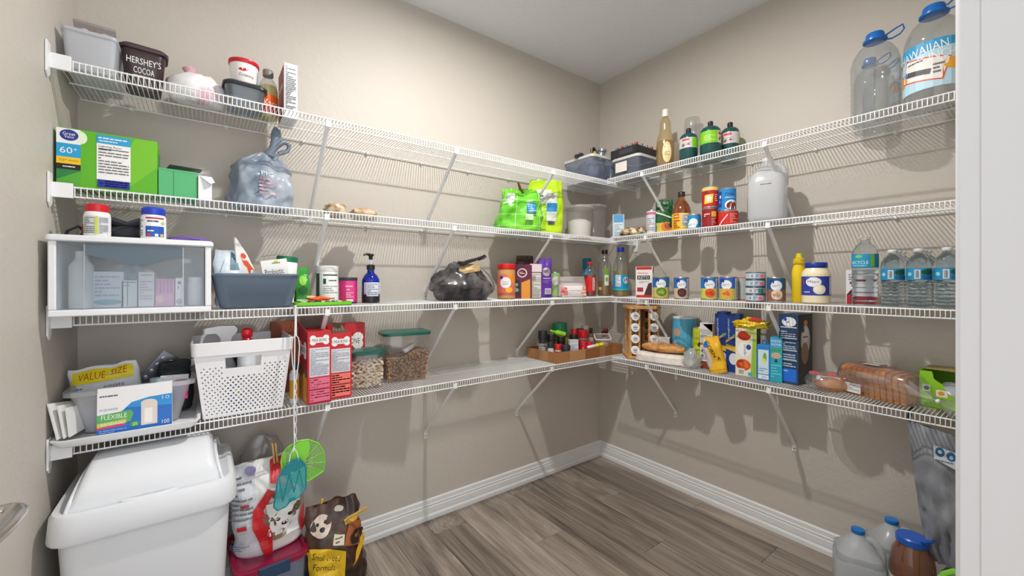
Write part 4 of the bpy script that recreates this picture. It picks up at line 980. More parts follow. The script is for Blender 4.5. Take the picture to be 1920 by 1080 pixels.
o = carton('second_biscuit_box', 'slimmer red dog biscuit box beside the small treat tub', 'box', (-1.907, -.235, Z4), .078, .15, .262, (200, 26, 34), treat_side(.262, (240, 120, 106)), left=Art().rect(-.07, .004, .07, .12, (40, 44, 110)).rect(-.07, .12, .07, .258, (160, 20, 30)), rz=0)
MB().add([(-.03, -.06, .262), (.034, -.05, .262), (.02, .02, .292), (-.01, .0, .3)], [(0, 1, 2, 3)]).build('flap', C(110, 96, 74, .7), o, solid=.0012, smooth=False)
A = Art().rect(-.08, .004, .08, .276, (190, 24, 36)).rect(-.08, .24, .08, .276, (206, 40, 52)); bone_logo(A, .01, .2, .13, .07, 'MILK-BONE'); A.ell(.03, .12, .04, .02, (236, 140, 40))
carton('back_biscuit_box', 'third red dog biscuit box standing behind against the wall', 'box', (-1.835, -.085, Z4), .165, .07, .28, (190, 24, 36), A)
lathe_bottle('orange_label_bottle', 'slim bottle with orange label between basket and biscuit box', 'bottle', (-2.068, -.265, Z4), [('bottle', [(.016, 0), (.017, .003), (.017, .11), (.010, .13)], C(206, 212, 220, .3)), ('label', [(.0173, .02), (.0173, .09)], C(206, 150, 40, .4)), ('cap', [(.012, .128), (.012, .16), (0, .16)], C(60, 68, 84, .4))])
carton('orange_card', 'brown-orange card box behind the perforated basket', 'box', (-2.075, -.06, Z4), .10, .05, .30, (150, 74, 40), None, rz=0)

def treat_tub(name, label, loc, w, d, h, rz):
    o = thing(name, label, 'container', loc, rz)
    MB().loft([(0, w * .86, d * .86, .022), (.004, w * .9, d * .9, .026), (h - .012, w, d, .03)], cap1=False).build('container_body', film(226, 224, 220, .12, .08, .2), o)
    MB().loft([(h - .016, w + .004, d + .004, .032), (h - .016, w + .014, d + .014, .036), (h - .004, w + .016, d + .016, .036), (h, w, d, .03), (h - .002, w * .8, d * .8, .024), (h + .003, w * .5, d * .5, .02)]).build('lid', C(22, 96, 82, .3), o)
    MB().box(-.018, -.012, h + .003, .018, .012, h + .006).build('lid_knob', C(60, 128, 112, .3), o, bevel=.002, smooth=False)
    return o
bw_, bd_, bh_ = .15, .13, .165
treat_tub('biscuit_tub', 'small clear tub of dog biscuits with a dark green lid', (-1.765, -.175, Z4), bw_, bd_, bh_, -12)
bis = MB()
for s in (-1, 1):
    for q in (-1, 1): bis.lathe([(0, -.0045), (.0046, -.0045), (.0056, 0), (.0046, .0045), (0, .0045)], 7, c=(s * .0085, q * .0033, 0))
bis.box(-.0085, -.0042, -.0042, .0085, .0042, .0042)
BISM = [C(240, 226, 204, .7), C(222, 202, 172, .7), C(246, 236, 218, .7)]
bme = [bis.build('biscuit_%d' % i, BISM[i]) for i in range(3)]
rnd = random.Random(11)
Mt = Matrix.Translation((-1.765, -.175, Z4)) @ Matrix.Rotation(R(-12), 4, 'Z')
cnt = 0
for j in range(9):
    lev = .014 + j * .0128
    hw = (bw_ * (.9 + .1 * j / 12)) / 2 - .017; hd = (bd_ * (.9 + .1 * j / 12)) / 2 - .014
    spots = [(hw * (-1 + 2 * i / 5), -hd) for i in range(6)] + [(-hw, hd * (-1 + 2 * i / 4)) for i in range(1, 5)] + [(hw, hd * (-1 + 2 * i / 4)) for i in range(1, 5)]
    if j == 8: spots += [(hw * (-.7 + 1.4 * a / 4), hd * (-.6 + 1.2 * b2 / 3)) for a in range(5) for b2 in range(4)]
    for (x, y) in spots:
        src = bme[rnd.randrange(3)]
        c = bpy.data.objects.new('dog_biscuit', src.data); COL.objects.link(c)
        c.matrix_world = Mt @ Matrix.Translation((x + rnd.uniform(-.003, .003), y + rnd.uniform(-.001, .002), lev + rnd.uniform(-.003, .003))) @ Matrix.Rotation(rnd.uniform(-.9, .9), 4, 'Y') @ Matrix.Rotation(rnd.uniform(-.5, .5), 4, 'X') @ Matrix.Rotation(rnd.uniform(-.5, .5), 4, 'Z')
        tag(c, 'pale bone-shaped biscuit among those filling the green-lidded tub', 'dog biscuit', 'dog biscuits in the small tub')
for q in bme: bpy.data.objects.remove(q)

kw, kd, kh = .215, .15, .232
treat_tub('kibble_tub', 'large clear tub of brown kibble with a dark green lid', (-1.567, -.135, Z4), kw, kd, kh, -8)
o = thing('kibble', 'brown dog kibble filling the large tub halfway', 'dog kibble', (-1.567, -.135, Z4), -8)
m = MB(); rnd = random.Random(5)
ico = [(0, 0, 1), (.894, 0, .447), (.276, .851, .447), (-.724, .526, .447), (-.724, -.526, .447), (.276, -.851, .447), (.724, .526, -.447), (-.276, .851, -.447), (-.894, 0, -.447), (-.276, -.851, -.447), (.724, -.526, -.447), (0, 0, -1)]
icf = [(0,1,2),(0,2,3),(0,3,4),(0,4,5),(0,5,1),(1,6,2),(2,7,3),(3,8,4),(4,9,5),(5,10,1),(2,6,7),(3,7,8),(4,8,9),(5,9,10),(1,10,6),(6,11,7),(7,11,8),(8,11,9),(9,11,10),(10,11,6)]
KM = [C(186, 150, 116, .8), C(140, 104, 74, .8), C(212, 180, 146, .8)]
def pel(x, y, z):
    r = rnd.uniform(.004, .0054); s = rnd.uniform(.6, .8); a = rnd.uniform(0, 3)
    m.add([(x + r * (vx * math.cos(a) - vz * s * math.sin(a)), y + r * vy, z + r * (vx * math.sin(a) + vz * s * math.cos(a))) for vx, vy, vz in ico], icf, KM[rnd.randrange(3)])
def top_at(x): return .125 + .035 * (x / kw) + .008 * math.sin(x * 40)
for i in range(30):
    for j in range(20):
        x = -kw / 2 * .86 + i * kw * .86 / 29; z = .008 + j * .0075
        if z > top_at(x): continue
        sc = .9 + .1 * z / kh
        pel(x * sc / .9, -kd / 2 * sc + .011, z + rnd.uniform(-.002, .002))
for j in range(20):
    for i in range(18):
        y = -kd / 2 * .84 + i * kd * .84 / 17; z = .008 + j * .0075; sc = .9 + .1 * z / kh
        for s in (-1, 1):
            if z < top_at(s * kw / 2): pel(s * (kw / 2 * sc - .011), y, z + rnd.uniform(-.002, .002))
for i in range(26):
    for j in range(17):
        x = -kw / 2 * .84 + i * kw * .84 / 25; y = -kd / 2 * .8 + j * kd * .8 / 16
        pel(x + rnd.uniform(-.002, .002), y, top_at(x))
m.loft([(.004, kw * .70, kd * .62, .02), (.112, kw * .72, kd * .62, .02)], KM[1])
ko = m.build('kibble', None, o, smooth=False)
ko.name = 'pellets'; ko['kind'] = 'stuff'; o['kind'] = 'stuff'
o = thing('scoop', 'pale translucent scoop lying on the brown kibble', 'scoop', (-1.567, -.19, Z4 + .145), 10, ry=-28)
MB().loft([(0, .055, .02, .01), (.006, .06, .028, .012), (.018, .06, .03, .012)]).tube([(.025, 0, .012), (.06, 0, .016)], .004, 6).build('scoop_body', C(206, 206, 202, .4), o)

# ------------------------------------------------ cardboard tray of spice bottles
o = thing('cardboard_tray', 'low brown cardboard tray crowded with spice bottles', 'tray', (-.445, -.19, Z4), 0)
TX, TD, TH = .585, .272, .062
CB = C(168, 118, 74, .75, bump=.15, bscale=60)
open_box(MB(), TX, TD, TH, .004).build('tray_body', CB, o, smooth=False)
for (x0, x1, c) in ((-.19, -.06, (186, 138, 92)), (-.06, .07, (150, 96, 54)), (.12, .19, (156, 102, 58))):
    MB().box(x0, -TD / 2 - .001, .001, x1, -TD / 2 - .0002, TH - .001).build('tape_strip', C(*c, .5), o, smooth=False)
for (y0, y1, c) in ((-.06, .02, (186, 138, 94)), (.06, .13, (180, 130, 84))):
    MB().box(-TX / 2 - .001, y0, .001, -TX / 2 - .0002, y1, TH - .001).build('tape_strip', C(*c, .5), o, smooth=False)
tx, ty2, tz = -.445, -.19, Z4 + .0045
def spice(name, label, dx, dy, r, h, cap, body, lab=None, capr=1.0, caph=.3, rx=0, ry=0, dz=0, txt=None):
    hb = h * (1 - caph)
    parts = [('bottle', [(r * .92, 0), (r, .003), (r, hb * .86), (r * .8, hb)], body), ('cap', [(r * capr, hb * .98), (r * capr, h - .003), (r * capr * .92, h), (0, h)], cap)]
    A = None
    if lab:
        A = Art().rect(-r * 2.2, hb * .18, r * 2.2, hb * .78, lab)
        A.lines(-r * .7, hb * .24, r * .7, hb * .7, 4, tuple(max(0, c - 110) for c in lab), .4, int(dx * 100) % 7 + 1)
        if txt: A.ell(0, hb * .5, r * .6, hb * .16, txt)
    lathe_bottle(name, label, 'jar', (tx + dx, ty2 + dy, tz + dz), parts, [(0, r * 1.01, A)] if A else [], rz=-38, group='spices in the cardboard tray', rx=rx, ry=ry, seg=16)
DK = C(28, 28, 32, .35); RED = C(206, 30, 38, .32); SPC = C(96, 62, 40, .4)
spice('spice_bottle', 'black-capped grinder at the left end of the cardboard tray', -.245, .04, .026, .165, DK, C(60, 58, 60, .4), (190, 196, 196), 1.1)
spice('spice_bottle', 'slim white-labelled bottle at the front left of the cardboard tray', -.262, -.05, .019, .11, C(40, 44, 48, .4), C(200, 206, 206, .4), (214, 220, 216))
spice('spice_bottle', 'black spice jar behind the red shaker in the cardboard tray', -.185, .03, .026, .14, DK, C(34, 34, 42, .3), None)
spice('spice_bottle', 'small red-capped shaker near the left front of the tray', -.212, -.06, .022, .092, RED, C(206, 180, 150, .4), (206, 50, 46))
spice('spice_bottle', 'black-capped jar with a white and blue label in the tray', -.195, -.108, .027, .092, C(36, 44, 50, .35), C(60, 66, 70, .3), (226, 230, 232), txt=(40, 90, 160))
spice('spice_bottle', 'second black jar in the middle left of the cardboard tray', -.13, .0, .027, .128, DK, C(40, 40, 60, .3), None)
spice('lime_squeeze_bottle', 'bright lime squeeze bottle lying in the cardboard tray', -.075, .02, .018, .10, C(130, 206, 40, .3), C(150, 216, 40, .3), None, .5, .35, ry=-75, dz=.128)
spice('bouillon_jar', 'large jar with green lid and yellow label in the tray', -.06, .085, .046, .20, C(18, 104, 70, .35), C(84, 48, 26, .3), (214, 190, 40), 1.04, .3)
A = Art().rect(-.026, .006, .026, .094, (206, 210, 216)).lines(-.022, .05, .022, .09, 5, (130, 136, 146)).rect(-.022, .01, .022, .045, (150, 196, 220)).lines(-.02, .014, .02, .042, 3, (90, 130, 170))
carton('spice_tin', 'white rectangular spice tin with light blue panel in the tray', 'tin', (tx - .125, ty2 - .098, tz), .056, .036, .108, (206, 210, 214), A, right=Art().rect(-.017, .004, .017, .1, (150, 70, 40)), rz=-28)
MB().box(-.029, -.019, .104, .029, .019, .116).build('lid', C(196, 198, 202, .35), bpy.data.objects['spice_tin'], bevel=.002, smooth=False)
spice('hot_sauce_bottle', 'slim dark bottle with bright red cap in the tray', .035, .05, .022, .155, RED, C(70, 30, 26, .3), None, .8, .3)
spice('spice_bottle', 'black-lidded jar behind the grey cube in the tray', .0, .02, .026, .125, DK, C(52, 40, 36, .3), None)
spice('spice_bottle', 'jar with wide red lid and red label in the tray', .085, .02, .033, .148, RED, C(196, 176, 150, .35), (206, 40, 46), 1.08, .3)
carton('grey_cube_box', 'small dark grey box amid the spices in the tray', 'box', (tx + .03, ty2 - .035, tz + .055), .05, .03, .04, (66, 72, 80), None, rz=-25)
spice('spice_bottle', 'red round bottle with red ball cap at the tray front', -.03, -.09, .03, .10, C(196, 28, 50, .25), C(170, 18, 34, .25), None, .75, .4)
spice('spice_bottle', 'red bottle lying behind the yellow stopper in the tray', .03, -.085, .024, .09, C(200, 26, 34, .25), C(186, 22, 30, .25), None, .9, .3)
o = thing('squeeze_stick', 'white stick with yellow bulb end lying at the tray front', 'bottle', (tx + .04, ty2 - .112, tz + .062), -8, ry=84)
MB().lathe([(.008, -.05), (.011, -.045), (.011, .01), (.008, .015)], 12).build('stick', C(236, 226, 226, .35), o)
MB().lathe([(.009, .014), (.013, .022), (.014, .036), (.009, .048), (.013, .058), (.012, .075), (.006, .082), (0, .083)], 12).build('bulb_end', C(226, 216, 30, .35), o)
o = thing('packet_cup', 'square clear plastic cup of sachets tilted in the tray', 'cup', (tx + .158, ty2 - .075, tz + .03), -38, rx=18)
MB().loft([(0, .06, .05, .008), (.085, .095, .08, .01)], cap1=False).build('cup_body', film(232, 210, 206, .35, .15, .15), o)
MB().loft([(.082, .095, .08, .01), (.082, .103, .088, .012), (.088, .103, .088, .012), (.088, .093, .078, .01)], cap0=False, cap1=False).build('rim', C(236, 230, 228, .4), o)
for i in range(3):
    MB().box(-.022, -.002, 0, .022, .002, .034, M=Matrix.Translation((-.008 + .01 * i, -.012 + .012 * i, .006)) @ Matrix.Rotation(R(-18 + 20 * i), 4, 'Y')).build('sachet', C(240, 232, 234, .5), o, smooth=False)
spice('spice_bottle', 'pale jar with dark red cap at the back of the tray', .125, .085, .026, .15, C(120, 20, 40, .35), C(206, 206, 200, .4), (222, 218, 214), 1.0, .25)
spice('spice_bottle', 'white-capped shaker at the back right of the tray', .175, .09, .024, .165, C(220, 214, 210, .35), C(150, 140, 130, .4), (196, 60, 60), 1.0, .2)
spice('extract_bottle', 'small extract bottle with black cap in the back of the tray', .205, .06, .017, .15, DK, C(120, 110, 104, .3), (206, 206, 206), .7, .25)
spice('extract_bottle', 'grey extract bottle with black cap near the spice rack', .232, -.03, .022, .135, DK, C(150, 158, 166, .3), (176, 186, 196), .7, .3)
spice('extract_bottle', 'small bottle with maroon cap at the tray right end', .262, -.02, .018, .15, C(120, 22, 50, .35), C(110, 100, 96, .3), (200, 180, 150), .9, .25)

# ================================================================== fly swatters hanging from the third shelf
def swatter(name, label, hx, hy, top, bot, mat):
    o = thing(name, label, 'fly swatter', (hx, hy, 0))
    HW = C(232, 233, 236, .35)
    return o, HW
HX, HY = -2.078, -.350
o, HW = swatter('lime_fly_swatter', 'lime green fly swatter with fan-shaped slots on a wire handle', HX, HY, 0, 0, None)
MB().tube([(.0, .022, 1.186), (0, -.006, 1.19), (0, -.008, 1.17), (.001, -.006, 1.08)], .004, 7).build('hook', C(236, 236, 238, .35), o)
lp_ = [(0, -.006, 1.085), (.010, -.006, 1.07), (.013, -.006, 1.04), (.010, -.006, .98), (.004, -.006, .93)]
MB().tube(lp_, .0018, 6).tube([(-x, y, z) for x, y, z in lp_], .0018, 6).build('wire_loop', HW, o)
tw = [(.004 * math.cos(i * .9), -.006 + .003 * math.sin(i * .9), .93 - i * .0115) for i in range(22)]
MB().tube(tw, .0019, 5).tube([(-x, -.012 - y, z) for x, y, z in tw], .0019, 5).build('twisted_wire', HW, o)
LIM = C(130, 214, 60, .4)
hc = (.036, .59)                                   # head centre (x, z)
outl = [(-.025, .673), (.010, .688), (.045, .685), (.080, .662), (.098, .625), (.102, .585), (.098, .552), (.052, .532), (.015, .528), (-.022, .548), (-.042, .585), (-.046, .625), (-.040, .655)]
MB().tube([(x, 0, z) for x, z in outl], .0028, 6, closed=True).build('head_rim', LIM, o)
core = [(-.012, .665), (.012, .686), (.046, .683), (.050, .655), (.042, .625), (.030, .60), (.018, .585), (.004, .6), (-.012, .63)]
MB().prism(core, -.0013, .0013).build('head_plate', LIM, o, smooth=False)
ribs = MB(); cen = Vector((.018, 0, .60))
for i, (x, z) in enumerate(outl):
    ribs.tube([cen, (x, 0, z)], .0014, 5)
for f in [.35 + .05 * q for q in range(13)]:
    ribs.tube([cen.lerp(Vector((x, 0, z)), f) for x, z in outl], .0012, 4, closed=True)
rb = ribs.build('mesh_ribs', LIM, o); rb['kind'] = 'stuff'

o, HW = swatter('teal_fly_swatter', 'teal fly swatter with a woven grid head in front of the lime one', HX - .004, HY - .022, 0, 0, None)
MB().tube([(.008, .04, 1.188), (.004, .01, 1.192), (.002, .004, 1.17), (.0, .004, 1.09), (-.002, .003, .93), (-.004, .002, .80), (-.002, .001, .69), (-.004, 0, .66)], .0022, 6).build('handle', HW, o)
MB().tube([(-.004, 0, .675), (.006, 0, .655), (.012, 0, .625)], .0018, 5).tube([(-.004, 0, .675), (-.014, 0, .655), (-.020, 0, .62)], .0018, 5).build('wire_fork', HW, o)
TEAL = C(20, 128, 138, .4)
to = [(-.034, .612), (-.012, .63), (.014, .632), (.032, .605), (.036, .585), (.036, .515), (.012, .488), (-.016, .482), (-.030, .468), (-.056, .462), (-.068, .478), (-.062, .52), (-.056, .575)]
MB().tube([(x, 0, z) for x, z in to], .0026, 6, closed=True).build('head_rim', TEAL, o)
MB().prism([(-.034, .612), (-.012, .63), (.014, .632), (.034, .602), (.030, .598), (.014, .592), (.002, .585), (-.012, .590), (-.026, .580), (-.040, .585), (-.056, .575)], -.0013, .0013).build('head_plate', TEAL, o, smooth=False)
def inside(x, z):
    c = False; n = len(to)
    for i in range(n):
        (x1, z1), (x2, z2) = to[i], to[(i + 1) % n]
        if (z1 > z) != (z2 > z) and x < (x2 - x1) * (z - z1) / (z2 - z1) + x1: c = not c
    return c
gr = MB()
for s in (-1, 1):
    for q in range(-40, 60):
        off = q * .0052; run = []
        for k in range(80):
            z = .45 + k * .0025; x = -.016 + s * (z - .55) * .7 + off
            if inside(x, z): run.append((x, 0, z))
        if len(run) > 1: gr.tube([run[0], run[-1]], .0013, 4)
g = gr.build('woven_grid', C(46, 168, 176, .4), o); g['kind'] = 'stuff'
MB().tube([(-.05, -.001, .575), (-.04, -.001, .49)], .0016, 5).tube([(-.04, -.001, .49), (-.018, -.001, .585)], .0016, 5).tube([(-.018, -.001, .585), (-.004, -.001, .51)], .0016, 5).tube([(-.004, -.001, .51), (.014, -.001, .59)], .0016, 5).tube([(.014, -.001, .59), (.026, -.001, .52)], .0016, 5).build('ribs', TEAL, o)
MB().lathe([(0, 0), (.012, 0), (.012, .003), (0, .003)], 10, c=(-.01, 0, .488)).build('tip', TEAL, o)

# ================================================================== tall white bin on the floor
o = thing('trash_can', 'tall white swing-lid trash can in the left corner', 'trash can', (-2.472, -.31, 0))
TW = C(226, 229, 233, .35)
w, d = .405, .39
MB().loft([(0, w * .78, d * .78, .04), (.006, w * .8, d * .8, .045), (.60, w * .94, d * .94, .05), (.605, w * .94, d * .94, .05)]).build('can_body', TW, o)
MB().loft([(.596, w * .95, d * .95, .05), (.592, w * 1.02, d * 1.02, .055), (.60, w * 1.035, d * 1.035, .06), (.655, w * 1.015, d * 1.015, .06), (.666, w * .985, d * .985, .055), (.668, w * .93, d * .93, .05), (.660, w * .88, d * .88, .045)]).build('collar', TW, o)
# the swing lid: a domed hood with rounded sides and a raised edge
lid = MB(); vs = []; fs = []; NU, NV = 21, 17
edge = {0: [], 1: []}
for j in range(NV):
    v = j / (NV - 1); a = v * PI
    prof = math.sin(a) ** .75
    yy = -d * .432 * math.cos(a)
    hw = w * .436 * (1 - .10 * prof)
    for i in range(NU):
        u = -1 + 2 * i / (NU - 1)
        x = hw * math.copysign(abs(u) ** .7, u)
        crown = .07 + .93 * min(1, ((1 - abs(u)) * 6)) ** .5
        vs.append((x, yy, .662 + .103 * prof * crown - .004 * u * u))
    for q, s in ((0, -1), (1, 1)):
        edge[q].append((s * hw * .97, yy, .660 + .103 * prof * .62))
for j in range(NV - 1):
    for i in range(NU - 1):
        a = j * NU + i; fs.append((a, a + 1, a + NU + 1, a + NU))
lid.add(vs, fs)
lo_ = lid.build('swing_lid', TW, o, angle=70)
for q in (0, 1): MB().tube(edge[q], .0045, 8).build('lid_edge', TW, lo_)
MB().tube([(-.06, -d * .440, .668), (-.03, -d * .455, .667), (.03, -d * .455, .667), (.06, -d * .440, .668)], .006, 8).build('lid_notch', TW, o)

# ================================================================== clear box with pink lid, dog food bags
o = thing('lidded_box', 'clear storage box with translucent pink lid below the dog food bag', 'box', (-2.155, -.215, 0), 3)
MB().loft([(0, .20, .26, .03), (.006, .208, .27, .032), (.258, .222, .285, .035), (.262, .222, .285, .035)], cap1=False).build('box_body', film(176, 196, 222, .45, .2, .12), o)
MB().loft([(.257, .226, .29, .035), (.255, .238, .305, .04), (.274, .240, .308, .042), (.278, .228, .295, .038), (.278, .214, .28, .034), (.267, .20, .265, .03)], cap0=False).build('lid', film(196, 30, 84, .75, .2, .12), o)
MB().box(-.05, -.162, .232, .05, -.154, .278).build('latch', C(34, 62, 92, .35), o, bevel=.003, smooth=False)
tz2 = .268
DOG = C(238, 238, 236, .4, bump=.15, bscale=25)
def dog_face(A, cx, cy, s, fur, patch, nose=BLACK):
    A.ell(cx, cy, s * .5, s * .42, fur, 20, .3).ell(cx - s * .42, cy + s * .1, s * .16, s * .3, patch, 14, .5).ell(cx + s * .4, cy + s * .18, s * .15, s * .28, patch, 14, -.5)
    A.ell(cx - s * .16, cy + s * .1, s * .07, s * .07, (40, 30, 26)).ell(cx + s * .2, cy + s * .14, s * .07, s * .07, (40, 30, 26)).ell(cx + s * .04, cy - s * .12, s * .12, s * .09, nose)
    return A
A = Art().rect(-.13, 0, -.03, .33, (214, 218, 224)).lines(-.12, .15, -.04, .30, 9, (120, 124, 132), .4, 3).rect(-.085, .12, -.06, .135, (196, 40, 50)).rect(-.075, .20, -.05, .21, (196, 60, 70)).lines(-.12, .04, -.06, .06, 3, (90, 140, 170)).text('BSYM', -.09, .075, .04, .012, (80, 84, 90)).ell(-.04, .31, .018, .016, (140, 130, 176))
A.poly([(-.02, .0), (.005, .0), (.01, .08), (-.01, .17), (.03, .23), (.01, .245), (-.04, .18), (-.045, .12)], (206, 30, 38)).poly([(.09, .04), (.12, .05), (.13, .17), (.115, .17)], (206, 30, 38)).poly([(.02, .26), (.05, .25), (.09, .2), (.07, .33), (.03, .33)], (206, 30, 38)).rect(.0, .055, .09, .19, (240, 240, 240))
dog_face(A, .045, .118, .095, (246, 244, 240), (120, 100, 84)); A.ell(.02, .07, .035, .02, (150, 130, 100)).ell(.05, .215, .03, .018, (150, 84, 40))
o = bag('dog_food_bag', 'white and red dog food bag with a dog face leaning on the pink lid', 'bag', (-2.143, -.215, tz2), .226, .13, .335, DOG, A, rz=-4, seed=2, wr=.012, top=.13, ry=-5)
MB().box(-.008, -.03, .33, -.002, .02, .40, M=Matrix.Translation((.045, -.01, -.012))).box(.002, -.03, .33, .008, .02, .40, M=Matrix.Translation((.045, -.01, -.012))).build('clothes_peg', C(196, 156, 100, .6), o, smooth=False)
o = thing('clear_cover', 'crumpled clear plastic bag behind the white dog food bag', 'bag', (-2.15, -.075, tz2 + .012), 0)
rock(31, .095, .04, .21, .14, film(216, 216, 216, .45, .15, .2), 'bag_body', o, freq=12)

BRN = mottled((44, 28, 22), (92, 56, 36), 12, .28, .4, lo=.42, hi=.66)
A = Art().poly([(-.102, .09), (.02, .11), (.035, .235), (-.02, .262), (-.102, .272)], (226, 186, 34)).text('Small Breed', -.036, .23, .105, .024, (60, 36, 24), -.3).text('Formula', -.045, .195, .08, .023, (60, 36, 24), -.3).text('Puppy', -.065, .135, .045, .015, (60, 36, 24), -.3)
A.poly([(-.01, .272), (.03, .26), (.04, .288), (.0, .3)], (206, 200, 180)).lines(.0, .272, .03, .29, 2, (90, 70, 50)).poly([(.03, .26), (.105, .22), (.11, .30), (.07, .33)], (150, 80, 44)).ell(.085, .262, .028, .024, (40, 26, 22)).poly([(.05, .17), (.112, .22), (.112, .25), (.07, .21)], (206, 160, 40)).ell(.03, .368, .02, .012, (196, 190, 182)).rect(.045, .315, .1, .33, (196, 156, 40))
dog_face(A, -.045, .335, .078, (206, 190, 176), (70, 56, 50))
o = bag('brown_dog_food_bag', 'brown and yellow small breed dog food bag standing on floor', 'bag', (-1.912, -.29, 0), .228, .17, .40, BRN, A, rz=-8, seed=17, wr=.018, taper=.22, top=.16, belly=1.05, lean=.0, freq=12, ry=-4)
MB().tube([(.05, -.055, .335), (.085, -.07, .352), (.125, -.085, .372)], [.006, .006, .005], 6).build('clothes_peg', C(206, 166, 84, .6), o)
MB().tube([(-.035, -.02, .41), (-.03, -.022, .425)], .005, 6).build('yellow_tip', C(220, 180, 60, .5), o)

# ================================================================== right wall, top shelf
def lidded(name, label, x0, x1, y0, y1, h, mat, rimm):
    """open clear bin given by its top rim corners"""
    o = thing(name, label, 'bin', ((x0 + x1) / 2, (y0 + y1) / 2, Z1))
    w, d = x1 - x0, y1 - y0
    MB().loft([(0, w * .84, d * .8, .02), (.004, w * .86, d * .84, .024), (h - .01, w * .96, d * .96, .03), (h - .01, w * .95, d * .94, .03), (.008, w * .85, d * .82, .02)]).build('bin_body', mat, o)
    MB().loft([(h - .018, w * .96, d * .96, .03), (h - .016, w, d, .034), (h - .002, w, d, .034), (h, w * .98, d * .98, .03), (h - .002, w * .94, d * .93, .028), (h - .018, w * .94, d * .93, .028)], cap0=False, cap1=False).build('rim', rimm, o)
    return o
CB_ = film(176, 188, 208, .3, .2, .12); RM_ = C(206, 208, 206, .4)
lidded('clear_tool_bin', 'clear bin of torches and tools in the top shelf corner', -.435, -.175, -.325, -.05, .155, CB_, RM_)
lidded('label_bin', 'clear bin with paper label under the black socket tray', -.30, -.06, -.56, -.345, .125, CB_, RM_)
o = bpy.data.objects['label_bin']
MB().box(-.1195, -.02, .035, -.1185, .065, .095).build('paper_label', C(232, 224, 218, .6), o, smooth=False)
zb = Z1 + .009
o = thing('torch', 'black torch with angled head sticking out of the tool bin', 'torch', (-.40, -.17, zb + .168), 30, ry=72)
MB().lathe([(.011, -.07), (.013, -.066), (.013, .03), (.019, .05), (.019, .07), (0, .071)], 14).build('torch_body', C(40, 40, 44, .4), o)
o = thing('silver_lantern', 'silver and black lantern head rising from the tool bin', 'lantern', (-.245, -.21, zb + .125), 0, rx=14)
MB().lathe([(.03, 0), (.034, .004), (.034, .05), (.026, .06), (.026, .085), (.032, .09), (.03, .105), (0, .107)], 16).build('lantern_body', C(150, 156, 160, .3, .6), o)
MB().lathe([(.035, .02), (.036, .022), (.036, .036), (.035, .038)], 16).build('grip', C(30, 30, 34, .5), o)
o = thing('yellow_box_cutter', 'yellow boxed tool lying on the tool bin', 'tool', (-.315, -.235, zb + .15), 20, ry=10)
MB().box(-.05, -.02, 0, .05, .02, .028).build('tool_body', C(206, 190, 60, .45), o, bevel=.003, smooth=False)
MB().box(-.052, -.012, .028, .02, .012, .05).build('tool_top', C(50, 52, 56, .4), o, bevel=.003, smooth=False)
o = thing('black_clamp', 'black and chrome clamp beside the yellow tool', 'clamp', (-.355, -.26, zb + .14), 15)
MB().tube([(-.03, 0, .0), (-.03, 0, .05), (0, 0, .064), (.025, 0, .04), (.02, 0, .01)], .009, 8).build('clamp_frame', C(44, 46, 52, .35, .3), o)
MB().tube([(.02, 0, .01), (.0, 0, .03)], .005, 8).build('clamp_screw', steel(), o)
rock(3.9, .10, .10, .085, .16, mottled((70, 78, 96), (170, 176, 190), 20, .4, .2), 'cloth', thing('rag', 'blue-grey rag bundled inside the clear tool bin', 'rag', (-.305, -.19, zb + .002)), freq=9)
lathe_bottle('chrome_cup', 'shiny steel cup pressed against the tool bin front', 'cup', (-.23, -.285, zb + .004), [('cup_body', [(.028, 0), (.03, .003), (.034, .09), (.032, .092), (.03, .08), (0, .01)], C(206, 208, 212, .12, .8))])
rock(7.9, .085, .075, .036, .15, C(66, 82, 110, .5, bump=.3), 'cloth', thing('folded_cloth', 'dark blue folded cloth inside the labelled bin', 'cloth', (-.18, -.45, zb + .002)), freq=9)
o = thing('socket_tray', 'black socket set tray with an open lid on the labelled bin', 'tool tray', (-.185, -.448, Z1 + .127), 0)
open_box(MB(), .235, .19, .05, .004).build('tray_body', C(36, 37, 40, .4), o, smooth=False)
for i in range(4):
    for j in range(5):
        MB().lathe([(.011, .01), (.011, .070), (.008, .072), (0, .06)], 8, c=(-.085 + .05 * i, -.072 + .035 * j, 0)).build('socket', C(150, 152, 156, .25, .8) if (i + j) % 3 else C(176, 40, 46, .4), o)
MB().box(-.1185, -.07, .012, -.1173, .03, .038).build('latch_panel', C(60, 62, 66, .35), o, smooth=False)

# amber detergent bottle with shaped waist
AM = film(196, 140, 40, .6, .1, .25)
A = Art().ell(.012, .105, .026, .06, (232, 208, 150)).ell(.012, .12, .02, .03, (240, 226, 180)).lines(-.002, .085, .026, .11, 4, (150, 110, 50)).text('soap', .012, .135, .03, .01, (130, 90, 40))
o = lathe_bottle('amber_soap_bottle', 'tall amber soap bottle with white cap on the top shelf', 'bottle', (-.2, -.668, Z1), [('bottle', [(.040, 0), (.046, .006), (.05, .08), (.05, .14), (.045, .19), (.034, .225), (.030, .245), (.031, .27), (.028, .29), (.018, .315), (.016, .325)], film(226, 206, 150, .3, .1, .25)), ('soap', [(0, .004), (.042, .006), (.047, .08), (.0475, .14), (.046, .175), (0, .175)], AM), ('cap', [(.017, .32), (.0175, .322), (.0165, .358), (.014, .362), (0, .362)], C(238, 236, 228, .35))], [(0, .0502, A)], rz=-60, squash=.8)
